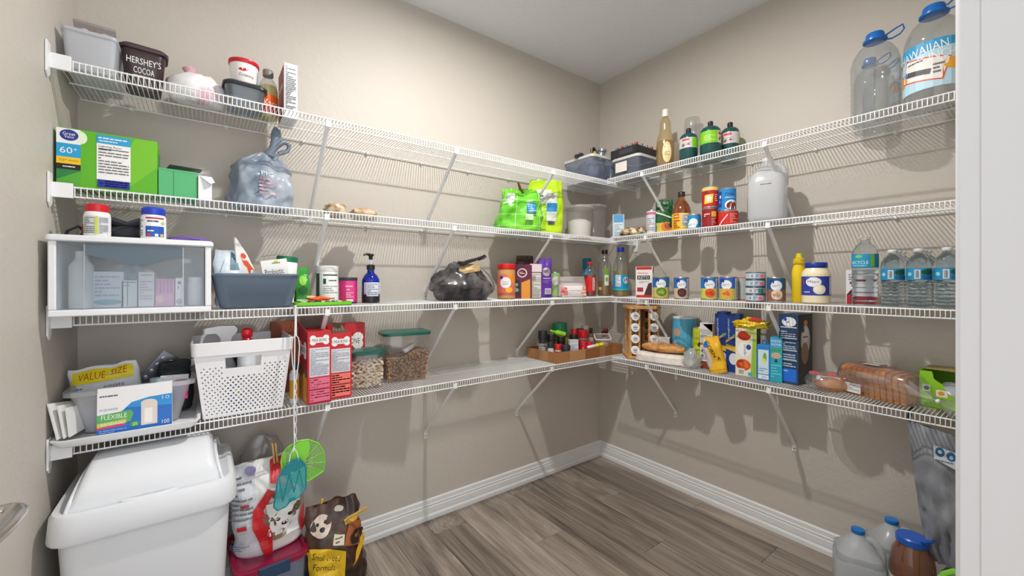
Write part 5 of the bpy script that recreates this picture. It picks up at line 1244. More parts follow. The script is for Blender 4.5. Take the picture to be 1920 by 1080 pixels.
o = lathe_bottle('wine_glass', 'clear tilted wine glass behind the green gas canisters', 'glass', (-.07, -.76, Z1), [('foot', [(0, 0), (.034, .001), (.03, .004), (.005, .008), (.004, .14), (.006, .15)], film(226, 230, 232, .08, .05, .3)), ('bowl', [(.006, .15), (.03, .17), (.042, .21), (.044, .26), (.040, .31)], film(226, 230, 232, .06, .05, .3))], rz=0)
PG = C(24, 76, 74, .3)
for i, (x, y, r, h, tone, lb) in enumerate(((-.2, -.812, .047, .175, (206, 206, 206), 'green gas canister with grey label nearest the soap bottle'), (-.175, -.922, .051, .185, (126, 200, 30), 'tallest green gas canister with lime label'), (-.09, -.985, .045, .18, (206, 200, 200), 'green gas canister with pale label furthest right'))):
    A = Art().rect(-.16, .092, .16, h - .028, tone)
    if tone[1] == 200 and tone[0] == 126: A.rect(.03, .094, .07, h - .03, (226, 222, 222)).rect(.034, h - .05, .066, h - .036, (206, 50, 60)).lines(-.04, .102, .02, h - .05, 4, (206, 230, 140)).blobs(.034, .096, .066, .13, 5, .006, [(170, 60, 60)])
    else: A.rect(.015 if i == 0 else .045, .094, .16, h - .03, (126, 200, 30)).rect(-.04, h - .045, .0, h - .034, (206, 60, 76)).lines(-.042, .1, .01, h - .05, 5, (150, 140, 150), .4, 4).blobs(-.04, .095, .01, .118, 5, .006, [(150, 60, 70), (90, 90, 90)])
    lathe_bottle('gas_canister', lb, 'canister', (x, y, Z1), [('canister_body', [(r * .92, 0), (r, .005), (r, h - .028), (r * .93, h - .012), (r * .7, h), (.014, h + .006), (.012, h + .01)], PG), ('valve', [(.012, h + .006), (.0135, h + .01), (.0135, h + .03), (.010, h + .034), (0, h + .034)], C(34, 36, 40, .4))], [(0, r * 1.003, A)], rz=-55, group='gas canisters')

# big clear jugs near the door
def ribbed(r, h):
    pr = [(r * .86, 0), (r * .95, .006)]
    n = 9
    for i in range(n):
        z = .02 + (h * .55) * i / n
        pr += [(r, z), (r * .965, z + h * .55 / n * .5)]
    pr += [(r, h * .6), (r * .985, h * .66), (r * .9, h * .74), (r * .7, h * .82), (r * .42, h * .88), (r * .36, h * .90), (r * .36, h * .93)]
    return pr
BC = C(22, 108, 196, .3)
JC = film(222, 228, 232, .13, .06, .35)
def jug(name, label, x, y, r, h, rz=0, art=None, handle=True):
    o = lathe_bottle(name, label, 'jug', (x, y, Z1), [('jug_body', ribbed(r, h), JC), ('cap', [(r * .48, h * .905), (r * .5, h * .91), (r * .5, h * .925), (r * .4, h * .93), (r * .38, h * .985), (r * .34, h), (0, h)], BC)], [(0, r * 1.006, art)] if art else [], rz=rz, seg=26)
    if handle:
        MB().tube([(r * .42, 0, h * .96), (r * .75, -.01, h * 1.0), (r * 1.05, -.015, h * 1.03), (r * 1.12, -.012, h * .985), (r * .98, -.008, h * .94), (r * .7, 0, h * .915), (r * .48, 0, h * .915)], .0032, 6).build('carry_loop', BC, o)
    return o
jug('clear_water_jug', 'large empty clear jug with blue cap and carry loop', -.195, -.1 * 16.02, .077, .355, -60)
jug('rear_water_jug', 'second clear jug with blue cap behind the first', -.062, -1.558, .058, .315, -60)
A = Art().rect(-.115, .055, .105, .225, (190, 222, 238)).poly([(-.115, .17), (.105, .2), (.105, .225), (-.115, .225)], (60, 160, 210)).rect(.09, .06, .115, .225, (150, 196, 222)).text('HAWAIIAN', -.015, .195, .15, .03, (240, 246, 250), .1).text('PUNCH', .03, .165, .10, .03, (240, 246, 250), .1).ell(.075, .13, .03, .02, (240, 170, 40)).ell(-.09, .11, .03, .02, (240, 160, 40)).poly([(-.115, .1), (-.06, .12), (-.06, .14), (-.115, .13)], (40, 130, 200))
A.poly([(-.085, .10), (.045, .075), (.068, .155), (-.062, .18)], (226, 96, 56)).poly([(-.081, .104), (.042, .08), (.064, .151), (-.059, .175)], (238, 236, 232))
A.text('RETURN', -.03, .16, .05, .008, (90, 90, 94), -.19).poly([(-.06, .118), (.012, .104), (.016, .122), (-.056, .136)], (80, 82, 86)).lines(.02, .10, .05, .14, 3, (110, 112, 116)).text('1', -.098, .075, .008, .02, (240, 246, 250))
jug('punch_jug', 'large clear jug with light blue punch label and price sticker', -.19, -1.768, .083, .378, -98, A, handle=True)

# ================================================================== right wall, second shelf
o = thing('nut_bag', 'bag of mixed nuts with a teal corner lying in the shelf corner', 'bag', (-.2, -.45, Z2), -60)
rock(13, .085, .06, .033, .2, mottled((92, 58, 34), (232, 208, 170), 38, .45, .4, lo=.42, hi=.58), 'bag_body', o, freq=16)
MB().add([(-.02, -.062, .004), (.06, -.058, .004), (.06, -.05, .024), (.0, -.056, .024)], [(0, 1, 2, 3)]).build('teal_corner', C(70, 132, 116, .4), o, solid=.002)
cyl_can('pink_top_can', 'slim can with pink band and blue side behind green bag', 'can', (-.15, -.545, Z2), .034, .155, (222, 222, 226), Art().rect(-.1, .128, .1, .142, (206, 110, 150)).rect(.022, .02, .06, .128, (30, 100, 180)).lines(-.03, .03, .015, .11, 7, (150, 150, 160)), rz=face_cam(-.15, -.545))
A = Art().rect(-.06, 0, .06, .075, (214, 196, 70)).ell(.012, .05, .03, .03, (226, 130, 50)).ell(.02, .055, .018, .018, (170, 84, 40)).poly([(-.05, .135), (.04, .1), (.05, .104), (-.05, .146)], (226, 230, 220)).ell(-.03, .18, .009, .01, (200, 220, 190)).poly([(.02, .06), (.06, .02), (.06, .1)], (40, 40, 44))
bag('green_chip_bag', 'dark green snack bag with orange picture beside the vinegar', 'bag', (-.115, -.607, Z2), .105, .05, .215, C(24, 92, 44, .35, bump=.4, bscale=30), A, rz=face_cam(-.1, -.6), seed=19, wr=.008, top=.14)
A = Art().rect(-.12, .01, .12, .105, (238, 196, 40)).rect(-.045, .075, -.012, .1, (206, 80, 30)).text('Bragg', -.028, .088, .026, .012, (240, 220, 180)).rect(.0, .028, .04, .1, (230, 224, 214)).lines(.003, .033, .037, .096, 7, (120, 120, 124)).lines(-.045, .02, -.008, .07, 4, (190, 70, 30), .6).rect(-.12, .004, .12, .012, (196, 60, 30))
lathe_bottle('cider_vinegar_bottle', 'amber cider vinegar bottle with yellow label, dark cap', 'bottle', (-.17, -.752, Z2), [('bottle', [(.047, 0), (.051, .004), (.051, .105), (.049, .13), (.038, .16), (.022, .183), (.0165, .195), (.0165, .21)], film(214, 140, 70, .25, .06, .3)), ('vinegar', [(0, .003), (.0475, .004), (.0485, .105), (.047, .128), (.036, .158), (.022, .178), (0, .178)], film(176, 84, 30, .8, .1)), ('cap', [(.0185, .205), (.019, .207), (.019, .228), (.017, .231), (0, .231)], C(60, 40, 34, .4))], [(0, .0512, A)], rz=face_cam(-.17, -.75))
cyl_can('small_blue_can', 'short blue and white can right of the vinegar', 'can', (-.21, -.85, Z2), .034, .085, (34, 140, 206), Art().ell(-.004, .04, .024, .022, (236, 240, 244)).rect(-.034, .012, .01, .04, (236, 240, 244)).lines(-.03, .02, .006, .034, 2, (150, 180, 206)), rz=face_cam(-.21, -.85))
cyl_can('dark_red_can', 'dark red can under the tomato can in the stack', 'can', (-.2, -.932, Z2), .0385, .108, (150, 24, 34), Art().text('Chili', -.014, .07, .03, .018, (240, 220, 210), .3).rect(.008, .06, .034, .088, (220, 176, 60)).lines(.008, .015, .034, .055, 5, (210, 170, 160)), rz=face_cam(-.2, -.93))
cyl_can('tomato_can', 'red and yellow can stacked on the dark red can', 'can', (-.2, -.934, Z2 + .1085), .0405, .112, (196, 36, 30), Art().rect(-.13, .09, .13, .106, (236, 206, 120)).text('Manwich', -.004, .078, .05, .016, (60, 50, 30)).poly([(-.03, .02), (.012, .024), (.016, .07), (-.026, .066)], (240, 206, 70)).ell(-.006, .046, .014, .016, (226, 226, 214)).lines(.024, .03, .04, .07, 4, (240, 210, 200)), rz=face_cam(-.2, -.93))
cyl_can('red_wide_can', 'wide red can with white streak below the bean can', 'can', (-.17, -1.012, Z2), .049, .085, (206, 40, 38), Art().poly([(-.045, .015), (-.04, .012), (.0, .06), (.0, .066)], WHITE).lines(.01, .02, .05, .07, 6, (240, 170, 160)), rz=face_cam(-.17, -1.01))
cyl_can('bean_can', 'blue bean can standing on the wide red can', 'can', (-.17, -1.008, Z2 + .0855), .0425, .117, (32, 134, 204), Art().text('Pinto', .014, .085, .044, .014, (20, 40, 90)).rect(-.05, .02, -.026, .1, (26, 70, 150)).text('beans', -.034, .06, .05, .01, WHITE, R(90)).ell(.022, .028, .032, .026, WHITE).ell(.024, .024, .027, .022, (120, 40, 34)).blobs(.0, .008, .046, .04, 6, .007, [(150, 60, 44), (90, 28, 24)]).lines(-.01, .062, .036, .07, 1, (210, 230, 240)), rz=face_cam(-.17, -1.0))
# gallon jug of white vinegar: square shoulders and an open handle
def gallon(name, label, x, y, z, rz, capmat, water, h=.295, w=.15, mat=None, label_strip=False):
    mat = mat or film(228, 230, 234, .5, .25, .12)
    o = thing(name, label, 'jug', (x, y, z), rz)
    MB().loft([(0, w * .86, w * .86, .03), (.005, w * .94, w * .94, .035), (h * .08, w, w, .038), (h * .60, w, w, .038), (h * .72, w * .88, w * .88, .04), (h * .84, w * .5, w * .56, .04, -.004, 0), (h * .92, w * .28, w * .28, .021), (h * .955, w * .25, w * .25, .0185)]).build('jug_body', mat, o)
    if water: MB().loft([(.005, w * .9, w * .9, .03), (h * .1, w * .96, w * .96, .034), (water, w * .96, w * .96, .034)]).build('water', film(220, 226, 232, .2, .1), o)
    MB().lathe([(w * .14, h * .945), (w * .145, h * .95), (w * .145, h * .995), (w * .12, h), (0, h)], 16).build('cap', capmat, o)
    MB().tube([(w * .10, 0, h * .90), (w * .30, 0, h * .88), (w * .42, 0, h * .80), (w * .47, 0, h * .68), (w * .46, 0, h * .56)], [.012, .013, .014, .014, .012], 9).build('handle', mat, o)
    return o
o = gallon('vinegar_jug', 'large cloudy white vinegar jug with handle behind the brace', -.185, -1.205, Z2, -75, C(236, 238, 240, .4), .12, .312, .155, film(238, 240, 243, .85, .25, .1))
Art().text('DISTILLED', .01, .175, .06, .007, (110, 112, 116)).build(lambda x, y, l: (x, -.0778 - l, y), o, 'lettering')
Art().rect(-.02, .02, .0, .12, (236, 238, 240)).rect(-.02, .05, .0, .09, (40, 70, 160)).rect(-.02, .1, .0, .12, (226, 226, 140)).build(lambda x, y, l: (-.0778 - l, -.05 - x, y), o, 'side_label')

# ================================================================== right wall, third shelf
A = Art().rect(-.045, 0, .045, .015, (206, 36, 44)).rect(-.045, .168, .045, .185, (196, 34, 42)).text('SlimFast', -.006, .148, .06, .014, (206, 50, 60)).rect(-.04, .108, .034, .132, (34, 32, 34)).text('KETO', -.003, .12, .06, .016, WHITE).lines(-.03, .086, .03, .1, 2, (150, 140, 140)).rect(-.04, .035, -.005, .06, (170, 40, 60)).poly([(.0, .015), (.045, .015), (.045, .09), (.025, .085)], (70, 44, 40))
carton('keto_box', 'white box with red top reading KETO', 'box', (-.19, -.522, Z3), .098, .06, .186, (238, 232, 230), A, right=Art().rect(-.028, .0, .028, .186, (150, 36, 40)).rect(-.028, .02, .028, .15, (226, 214, 210)), rz=-62)
def gvcan(name, label, x, y, r, h, top, bot, food, side=None, z=Z3, off=0.0, rim=None):
    A = Art().rect(-r * 3, .006, r * 3, h * .52, bot).rect(-r * 3, h * .50, r * 3, h - .006, top)
    A.ell(off + .002, h * .66, r * .62, h * .2, (238, 240, 244)).ell(off - r * .42, h * .82, r * .26, h * .1, (28, 60, 140)).lines(off - r * .4, h * .6, off + r * .4, h * .7, 2, (110, 120, 150), .4)
    if len(food) == 2: A.ell(off + .004, h * .3, r * .6, h * .2, food[0]).blobs(off - r * .5, h * .14, off + r * .55, h * .46, 9, r * .2, [food[1], food[0]])
    if side: A.rect(r * .75, .008, r * 1.7, h - .008, side).lines(r * .8, .014, r * 1.6, h - .02, 8, (140, 140, 146), .4, 3)
    return cyl_can(name, label, 'can', (x, y, z), r, h, bot, A, rz=face_cam(x, y), group='canned vegetables', rim=rim)
gvcan('pea_can', 'can of green peas with blue and gold label', -.235, -.662, .046, .126, (48, 110, 176), (206, 190, 110), ((96, 130, 40), (150, 180, 60)), rim=C(206, 180, 60, .3, .6))
gvcan('bean_tin', 'can of dark beans with blue and red label', -.235, -.79, .039, .12, (50, 106, 180), (206, 180, 150), ((70, 36, 44), (100, 50, 56)), (196, 190, 196))
gvcan('carrot_can', 'can with orange carrot picture, left of a touching pair', -.2, -.93, .042, .12, (28, 120, 190), (206, 206, 90), ((226, 96, 30), (200, 60, 20)), (214, 216, 216))
gvcan('mixed_veg_can', 'can with mixed vegetable picture, right of the touching pair', -.185, -1.022, .042, .12, (44, 96, 186), (200, 190, 80), ((236, 170, 60), (206, 110, 50)), (216, 214, 210), off=-.012)
cyl_can('grey_can', 'plain grey-green can with red rim behind the tuna stack', 'can', (-.115, -1.062, Z3), .036, .118, (176, 184, 180), None, rim=C(206, 84, 70, .4))
for i in range(4):
    cc = (180, 200, 214) if i != 1 else (206, 206, 210)
    A = Art().rect(-.1, .005, .1, .03, cc).rect(-.032, .008, -.012, .026, (230, 236, 240)).bars(-.03, .01, -.014, .024, 7, (80, 90, 110)).rect(.008, .006, .034, .028, (226, 180, 190) if i != 1 else (60, 130, 130)).lines(-.008, .01, .006, .026, 2, (110, 140, 170))
    if i != 1: A.ell(.02, .017, .008, .007, (206, 120, 140))
    cyl_can('tuna_can', ['lowest', 'second lowest, teal-marked', 'third', 'topmost'][i] + ' flat tuna can of the stack', 'can', (-.2, -1.158, Z3 + i * .0352), .0435, .035, cc, A, rz=face_cam(-.2, -1.16) + 4 * i, group='stack of flat tuna cans', rim=C(110, 124, 140, .3, .7))
gvcan('mushroom_can', 'can with brown base and mushroom picture near the mustard', -.2, -1.248, .038, .116, (30, 90, 130), (140, 96, 74), ((226, 206, 186), (190, 150, 120)))
o = thing('mustard_bottle', 'yellow mustard squeeze bottle with nozzle cap', 'bottle', (-.145, -1.322, Z3), -75)
YL = C(240, 206, 22, .3)
MB().loft([(0, .052, .044, .02), (.004, .056, .048, .022), (.1, .052, .044, .02), (.14, .056, .048, .022), (.165, .046, .042, .02), (.178, .036, .036, .017)]).build('bottle', YL, o)
MB().lathe([(.020, .176), (.0235, .178), (.022, .194), (.0235, .197), (.014, .206), (.011, .212), (.0105, .226), (0, .227)], 18).build('nozzle_cap', C(246, 216, 30, .3), o)
A = Art().rect(-.16, .036, .16, .118, (44, 62, 160)).ell(-.008, .094, .029, .021, (238, 240, 246)).text('Mayo', -.008, .094, .042, .014, (40, 50, 90)).ell(-.032, .112, .009, .007, (60, 90, 190)).ell(.014, .062, .023, .021, (234, 224, 196)).ell(.012, .064, .016, .014, (246, 240, 220)).rect(.055, .04, .075, .115, (200, 206, 226)).rect(-.052, .085, -.045, .105, (200, 40, 50)).lines(-.045, .045, -.02, .056, 1, (200, 206, 236))
lathe_bottle('mayonnaise_jar', 'large mayonnaise jar with blue lid and blue label', 'jar', (-.2, -1.405, Z3), [('jar_body', [(.047, 0), (.052, .005), (.0525, .03), (.0525, .125), (.05, .138), (.04, .152), (.038, .158)], C(238, 226, 190, .25)), ('lid', [(.040, .155), (.0415, .157), (.0415, .176), (.039, .179), (0, .179)], C(28, 54, 150, .35))], [(0, .0528, A)], rz=face_cam(-.2, -1.405))
A = Art().rect(-.04, 0, .04, .04, (170, 34, 44)).poly([(-.04, .04), (.0, .04), (-.02, .07)], (60, 40, 36)).rect(-.03, .085, .02, .095, (150, 40, 46)).lines(-.034, .1, .03, .13, 3, (120, 130, 150))
carton('white_red_box', 'white and red box behind the large water bottle', 'box', (-.12, -1.535, Z3), .085, .035, .145, (236, 234, 236), A, rz=-80)
BOT = film(228, 234, 238, .10, .06, .35)
WAT = film(206, 218, 226, .12, .05, .3)
def water_bottle(name, label, x, y, r, h, cap, art, rz, group=None, waist=True, z=Z3):
    pr = [(r * .8, 0), (r * .97, .004)]
    n = 7
    for i in range(n):
        q = .012 + h * .42 * i / n
        pr += [(r, q), (r * .99, q + h * .42 / n * .25), (r * .90, q + h * .42 / n * .5), (r * .99, q + h * .42 / n * .75)]
    pr += [(r * .985, h * .47), (r * .985, h * .68), (r, h * .70), (r * .93, h * .78), (r * .66, h * .87), (r * .40, h * .91), (r * .36, h * .93), (r * .36, h * .95)]
    o = lathe_bottle(name, label, 'bottle', (x, y, z), [('bottle', pr, water_mat()), ('cap', [(r * .40, h * .945), (r * .42, h * .95), (r * .42, h * .99), (r * .38, h), (0, h)], cap)], [(0, r * .995, art)] if art else [], rz=rz, group=group, seg=22)
    return o
A = Art().rect(-.15, .152, .15, .205, (30, 150, 190)).rect(.024, .154, .036, .203, (120, 180, 50)).text('RECYCLE', -.014, .172, .06, .012, (226, 240, 246)).ell(-.014, .196, .012, .006, (120, 200, 120)).lines(-.04, .156, .01, .163, 1, (150, 210, 230))
water_bottle('large_water_bottle', 'largest water bottle with teal label and white cap', -.205, -1.573, .0425, .278, C(226, 222, 216, .35), A, -85)
for i, y in enumerate((-1.66, -1.733, -1.806)):
    for j in range(3):
        A = None
        if j == 0:
            A = Art().rect(-.1, .102, .1, .145, (34, 140, 186)).rect(-.008, .106, .008, .139, (222, 226, 230)).bars(-.006, .109, .006, .136, 7, (70, 76, 84)).ell(.028, .13, .018, .010, (24, 84, 60)).ell(-.022, .123, .007, .007, (150, 206, 226)).rect(.012, .104, .06, .118, (22, 104, 168))
        row = ['front row', 'middle row', 'back row'][j]; colm = ['next to the large bottle', 'in the centre column', 'nearest the door frame'][i]
        water_bottle('water_bottle', 'small water bottle, %s, %s' % (row, colm), -.225 + j * .074, y, .0345, .218, C(214, 216, 220, .35), A, -88, 'small water bottles')

# ================================================================== right wall, lowest shelf
# wooden spice tower with jars lying in it, caps outwards
o = thing('spice_tower', 'wooden spice tower holding white-capped jars in rows', 'spice rack', (-.145, -.465, Z4 - .0), -42)
WD = mottled((196, 140, 78), (222, 172, 106), 14, .5, .1, (1, 1, 6))
S = .088
MB().loft([(0, .2, .2, .03), (.004, .206, .206, .034), (.014, .206, .206, .034), (.016, .2, .2, .03)]).build('base', WD, o)
MB().loft([(.302, .2, .2, .03), (.304, .206, .206, .034), (.316, .206, .206, .034), (.32, .2, .2, .03)]).build('top', WD, o)
for x in (-.082, -.03, .03, .082):
    for y in (-.078, .078):
        MB().box(x - .006, y - .006, .016, x + .006, y + .006, .302).build('post', WD, o, smooth=False)
for x in (-.078, .078):
    MB().box(x - .004, -.006, .016, x + .004, .006, .302).build('post', WD, o, smooth=False)
MB().box(-.02, -.02, .016, .02, .02, .302).build('core', C(120, 76, 40, .6), o, smooth=False)
Mr = Matrix.Translation((-.145, -.465, Z4)) @ Matrix.Rotation(R(-42), 4, 'Z')
CAPW = C(240, 240, 236, .4)
cols = [((128, 104, 66), (96, 80, 50)), ((150, 96, 60), (90, 60, 44)), ((112, 96, 60), (140, 120, 70)), ((96, 44, 30), (130, 60, 40))]
for face, (px, ang) in enumerate(((-.056, 0), (.056, 0), (.0, 90))):
    for j in range(4):
        z = .052 + .069 * j
        nm = ['left column', 'right column', 'side column'][face]; rw = ['lowest', 'second', 'third', 'top'][j]
        jo = thing('spice_jar', '%s white-capped jar in the %s of the wooden spice tower' % (rw, nm), 'jar', (0, 0, 0), 0, 'jars in the wooden spice tower')
        if face < 2: Mj = Mr @ Matrix.Translation((px, -.024, z)) @ Matrix.Rotation(R(90), 4, 'X')
        else: Mj = Mr @ Matrix.Translation((.024, -.0 + .036, z)) @ Matrix.Rotation(R(90), 4, 'Y')
        jo.matrix_world = Mj
        MB().lathe([(.019, 0), (.021, .002), (.021, .052), (.018, .056)], 16).build('jar_body', C(*cols[j][face % 2], .35), jo)
        MB().lathe([(.0255, .054), (.0265, .056), (.0265, .072), (.024, .075), (0, .075)], 18).build('cap', CAPW, jo)
        if face < 2:
            Art().ell(0, .003, .014, .010, (200, 206, 220)).text('spice', 0, .002, .022, .008, (70, 80, 130)).lines(-.012, -.014, .012, -.006, 1, (130, 136, 170)).build(lambda x, y, l: (x, y, .0752 + l), jo, 'cap_lettering')
A = Art().rect(-.17, .015, .17, .2, (86, 176, 214)).ell(-.045, .175, .026, .022, (206, 160, 130)).poly([(-.075, .02), (-.02, .02), (-.035, .1), (-.06, .13)], (226, 206, 190)).rect(.045, .02, .1, .19, (196, 206, 206)).lines(.05, .03, .095, .18, 9, (110, 120, 124)).poly([(-.04, .02), (-.01, .02), (-.03, .06)], (200, 120, 90))
cyl_can('oatmeal_canister', 'big light blue canister with white lid behind the rolls', 'canister', (-.078, -.715, Z4), .066, .262, (86, 176, 214), A, rz=face_cam(-.1, -.7), rim=C(200, 206, 208, .4), lid=C(232, 234, 236, .4))
o = thing('wrapped_loaf', 'long white paper-wrapped loaf on the lowest right shelf', 'loaf', (-.215, -.648, Z4), -82)
b = MB().loft([(0, .27, .10, .03), (.006, .29, .115, .04), (.04, .285, .115, .045), (.052, .26, .09, .04), (.054, .2, .05, .02)]).build('paper_wrap', mottled((222, 212, 200), (240, 234, 226), 20, .6, .4), o)
MB().add([(.14, -.05, .004), (.19, -.06, .002), (.2, .01, .03), (.17, .03, .05), (.14, .03, .045)], [(0, 1, 2, 3, 4)]).build('twisted_end', C(226, 216, 204, .6), o, solid=.002)
o = thing('brown_paper_roll', 'crumpled brown paper bag lying on the white loaf', 'bag', (-.2, -.655, Z4 + .056), -80)
m = MB(); vs = []; fs = []; N, Mx = 14, 24
for i in range(Mx + 1):
    x = -.125 + .25 * i / Mx; e = math.sin(PI * min(1, max(0, (i + .6) / (Mx + 1.2)))) ** .35
    for k in range(N):
        a = 2 * PI * k / N
        q = 1 + .22 * noise.noise(Vector((x * 30, math.cos(a) * 1.4, math.sin(a) * 1.4 + 3)))
        vs.append((x, .042 * e * q * math.cos(a), max(.0, .027 + .028 * e * q * math.sin(a))))
for i in range(Mx):
    for k in range(N):
        a, b2 = i * N + k, i * N + (k + 1) % N; fs.append((a, b2, b2 + N, a + N))
fs += [tuple(range(N)), tuple(Mx * N + k for k in range(N))]
m.add(vs, fs).build('paper_bag', mottled((176, 118, 58), (216, 160, 92), 25, .6, .5), o, angle=60)
o = thing('clear_wrap', 'pale clear plastic bag slumped behind the brown paper', 'bag', (-.215, -.842, Z4), -80)
rock(41, .042, .04, .055, .35, film(232, 234, 236, .6, .12, .3), 'bag_body', o, freq=10)
carton('white_small_box', 'small white box between spice tower and rolls', 'box', (-.11, -.60, Z4), .08, .06, .135, (234, 230, 226), None, rz=-70)
A = Art().rect(-.12, .01, .12, .185, (206, 214, 30)).rect(-.12, .15, .12, .19, (196, 206, 60)).ell(0, .12, .012, .014, (40, 60, 30)).rect(-.1, .012, -.02, .07, (120, 84, 40)).text('tropical', 0, .09, .04, .012, (90, 110, 20))
cyl_can('yellow_green_can', 'tall yellow-green can left of the sugar box', 'can', (-.115, -.832, Z4), .037, .215, (206, 214, 30), A, rz=face_cam(-.1, -.83))
A = Art().rect(-.034, 0, .034, .04, (140, 60, 34)).rect(-.034, .04, .034, .2, (236, 234, 232)).rect(-.034, .125, .034, .14, (206, 96, 40)).lines(-.03, .145, .03, .195, 5, (150, 150, 156)).lines(-.026, .05, .03, .12, 7, (160, 160, 160)).ell(-.022, .07, .006, .006, (90, 80, 40)).ell(-.022, .095, .006, .006, (90, 80, 40)).rect(-.034, .2, .034, .245, (236, 236, 238)).poly([(-.02, .24), (.034, .2), (.034, .245)], (240, 170, 30))
carton('pancake_box', 'white and orange mix box with slanted top corner', 'box', (-.14, -.905, Z4), .068, .09, .246, (236, 234, 232), A, right=Art().rect(-.043, 0, .043, .246, (236, 170, 40)).text('CORN', 0, .19, .05, .016, BLACK, -.6), rz=-90)
A = Art().rect(-.05, .02, .05, .06, (236, 186, 30)).poly([(-.05, .06), (-.01, .06), (-.03, .19), (-.05, .19)], (206, 196, 190)).ell(-.026, .15, .012, .014, (40, 110, 180)).text('CORN', -.006, .125, .085, .018, (36, 32, 30), -1.25).text('A', .022, .075, .016, .018, (30, 26, 26)).rect(-.045, .035, -.02, .07, (196, 196, 190))
bag('yellow_chip_bag', 'leaning yellow bag in front of the blue pasta boxes', 'bag', (-.225, -.995, Z4), .085, .04, .185, C(232, 176, 30, .35, bump=.3, bscale=30), A, rz=-78, seed=23, wr=.006, top=.14, ry=-14)
def blue_pasta():
    return Art().rect(-.034, 0, .034, .3, (30, 62, 140)).text('spaghetti', -.02, .225, .1, .012, (206, 216, 236), R(90)).ell(.004, .07, .022, .03, (230, 234, 240)).poly([(-.034, .12), (.034, .10), (.034, .13), (-.034, .145)], (226, 190, 70)).poly([(-.034, .15), (.034, .2), (.034, .21), (-.034, .165)], (206, 170, 110)).ell(.01, .19, .01, .008, (90, 170, 120))
carton('blue_pasta_box', 'tall blue pasta box, left of a pair behind the yellow bag', 'box', (-.13, -.972, Z4), .05, .06, .31, (30, 62, 140), blue_pasta(), right=Art().rect(-.028, .01, .028, .3, (26, 52, 124)), rz=-86, group='pair of tall blue pasta boxes')
carton('blue_pasta_box', 'tall blue pasta box, right of a pair behind the yellow bag', 'box', (-.13, -1.03, Z4), .056, .06, .302, (30, 62, 140), blue_pasta(), right=Art().rect(-.028, .01, .028, .29, (26, 52, 124)), rz=-88, group='pair of tall blue pasta boxes')
A = Art().rect(-.048, 0, .048, .235, (232, 226, 200)).ell(-.008, .2, .03, .024, (186, 50, 26)).ell(-.012, .055, .034, .028, (206, 76, 30)).blobs(-.04, .03, .02, .085, 8, .011, [(226, 110, 40), (170, 46, 24)]).ell(-.008, .13, .03, .036, (240, 240, 242)).text('rigatoni', -.004, .13, .055, .014, (50, 50, 60), R(90)).ell(.012, .145, .011, .013, (30, 70, 150)).rect(-.036, .006, -.006, .036, (232, 230, 226)).bars(-.033, .01, -.009, .03, 9, (60, 60, 64)).poly([(.02, 0), (.048, 0), (.048, .23), (.034, .23)], (150, 190, 70)).rect(.01, .006, .03, .022, (80, 170, 214)).poly([(.0, .22), (.048, .18), (.048, .235), (.0, .235)], (190, 206, 110))
carton('rigatoni_box', 'colourful pasta box with red sauce pictures', 'box', (-.165, -1.108, Z4), .096, .06, .238, (226, 220, 190), A, right=Art().rect(-.028, 0, .028, .238, (110, 130, 60)).ell(0, .16, .02, .04, (120, 40, 34)).ell(0, .05, .02, .04, (150, 30, 36)), rz=-84)
o = thing('yellow_open_bag', 'yellow open snack bag lying on the colourful pasta box', 'bag', (-.165, -1.122, Z4 + .2385), -84)
YB = mottled((226, 190, 20), (240, 214, 50), 14, .3, .4)
rock(51, .074, .034, .026, .42, YB, 'bag_body', o, freq=18, seg=30, rings=20)
MB().tube([(-.01, -.02, .032), (.02, -.024, .046), (.05, -.018, .04)], [.008, .012, .008], 7).build('red_wrapper', C(206, 60, 50, .4), o)
MB().add([(.05, -.03, .02), (.088, -.02, .034), (.082, .03, .036), (.05, .03, .024)], [(0, 1, 2, 3)]).build('torn_edge', C(120, 110, 40, .5), o, solid=.002)
A = Art().rect(-.027, .004, .027, .165, (40, 130, 206)).rect(-.022, .03, .022, .145, (206, 226, 238)).ell(.006, .11, .008, .022, (110, 180, 90)).ell(.002, .095, .008, .01, (240, 220, 80)).lines(-.018, .04, .018, .06, 2, (110, 150, 190)).rect(-.022, .006, .022, .026, (230, 234, 240)).text('55%', .003, .016, .02, .009, (30, 80, 160))
o = carton('blue_carton', 'small light blue carton with arched handle top', 'carton', (-.19, -1.197, Z4), .054, .055, .168, (40, 130, 206), A, rz=-84)
MB().tube([(-.012, 0, .168), (-.01, 0, .184), (0, 0, .19), (.01, 0, .184), (.012, 0, .168)], .004, 6).build('handle_arch', C(60, 130, 190, .4), o)
A = Art().rect(-.024, .004, .024, .205, (36, 166, 190)).rect(-.024, .16, .024, .205, (70, 160, 210)).text('PASTA', 0, .192, .038, .01, (226, 240, 246)).text('RONI', 0, .176, .036, .01, (226, 240, 246)).rect(-.024, .145, .024, .16, (60, 160, 110)).ell(0, .125, .02, .014, (206, 170, 130)).ell(0, .1, .006, .009, (40, 60, 100)).lines(-.02, .02, .02, .085, 5, (110, 206, 220))
carton('teal_mix_box', 'teal narrow box between light blue carton and dark pasta box', 'box', (-.185, -1.25, Z4), .048, .06, .21, (36, 166, 190), A, rz=-84)
A = Art().rect(-.04, 0, .04, .318, (38, 66, 104)).rect(-.036, .012, .032, .07, (32, 110, 220)).text('5 SAUCE', .0, .06, .04, .01, (170, 206, 240)).ell(.002, .285, .03, .022, (238, 240, 244)).ell(-.014, .296, .008, .008, (40, 90, 170)).text('classic', .006, .284, .03, .008, (80, 90, 120))
for q in (.25, .2, .145, .1): A.rect(-.034, q + .008, .034, q + .012, (226, 232, 240))
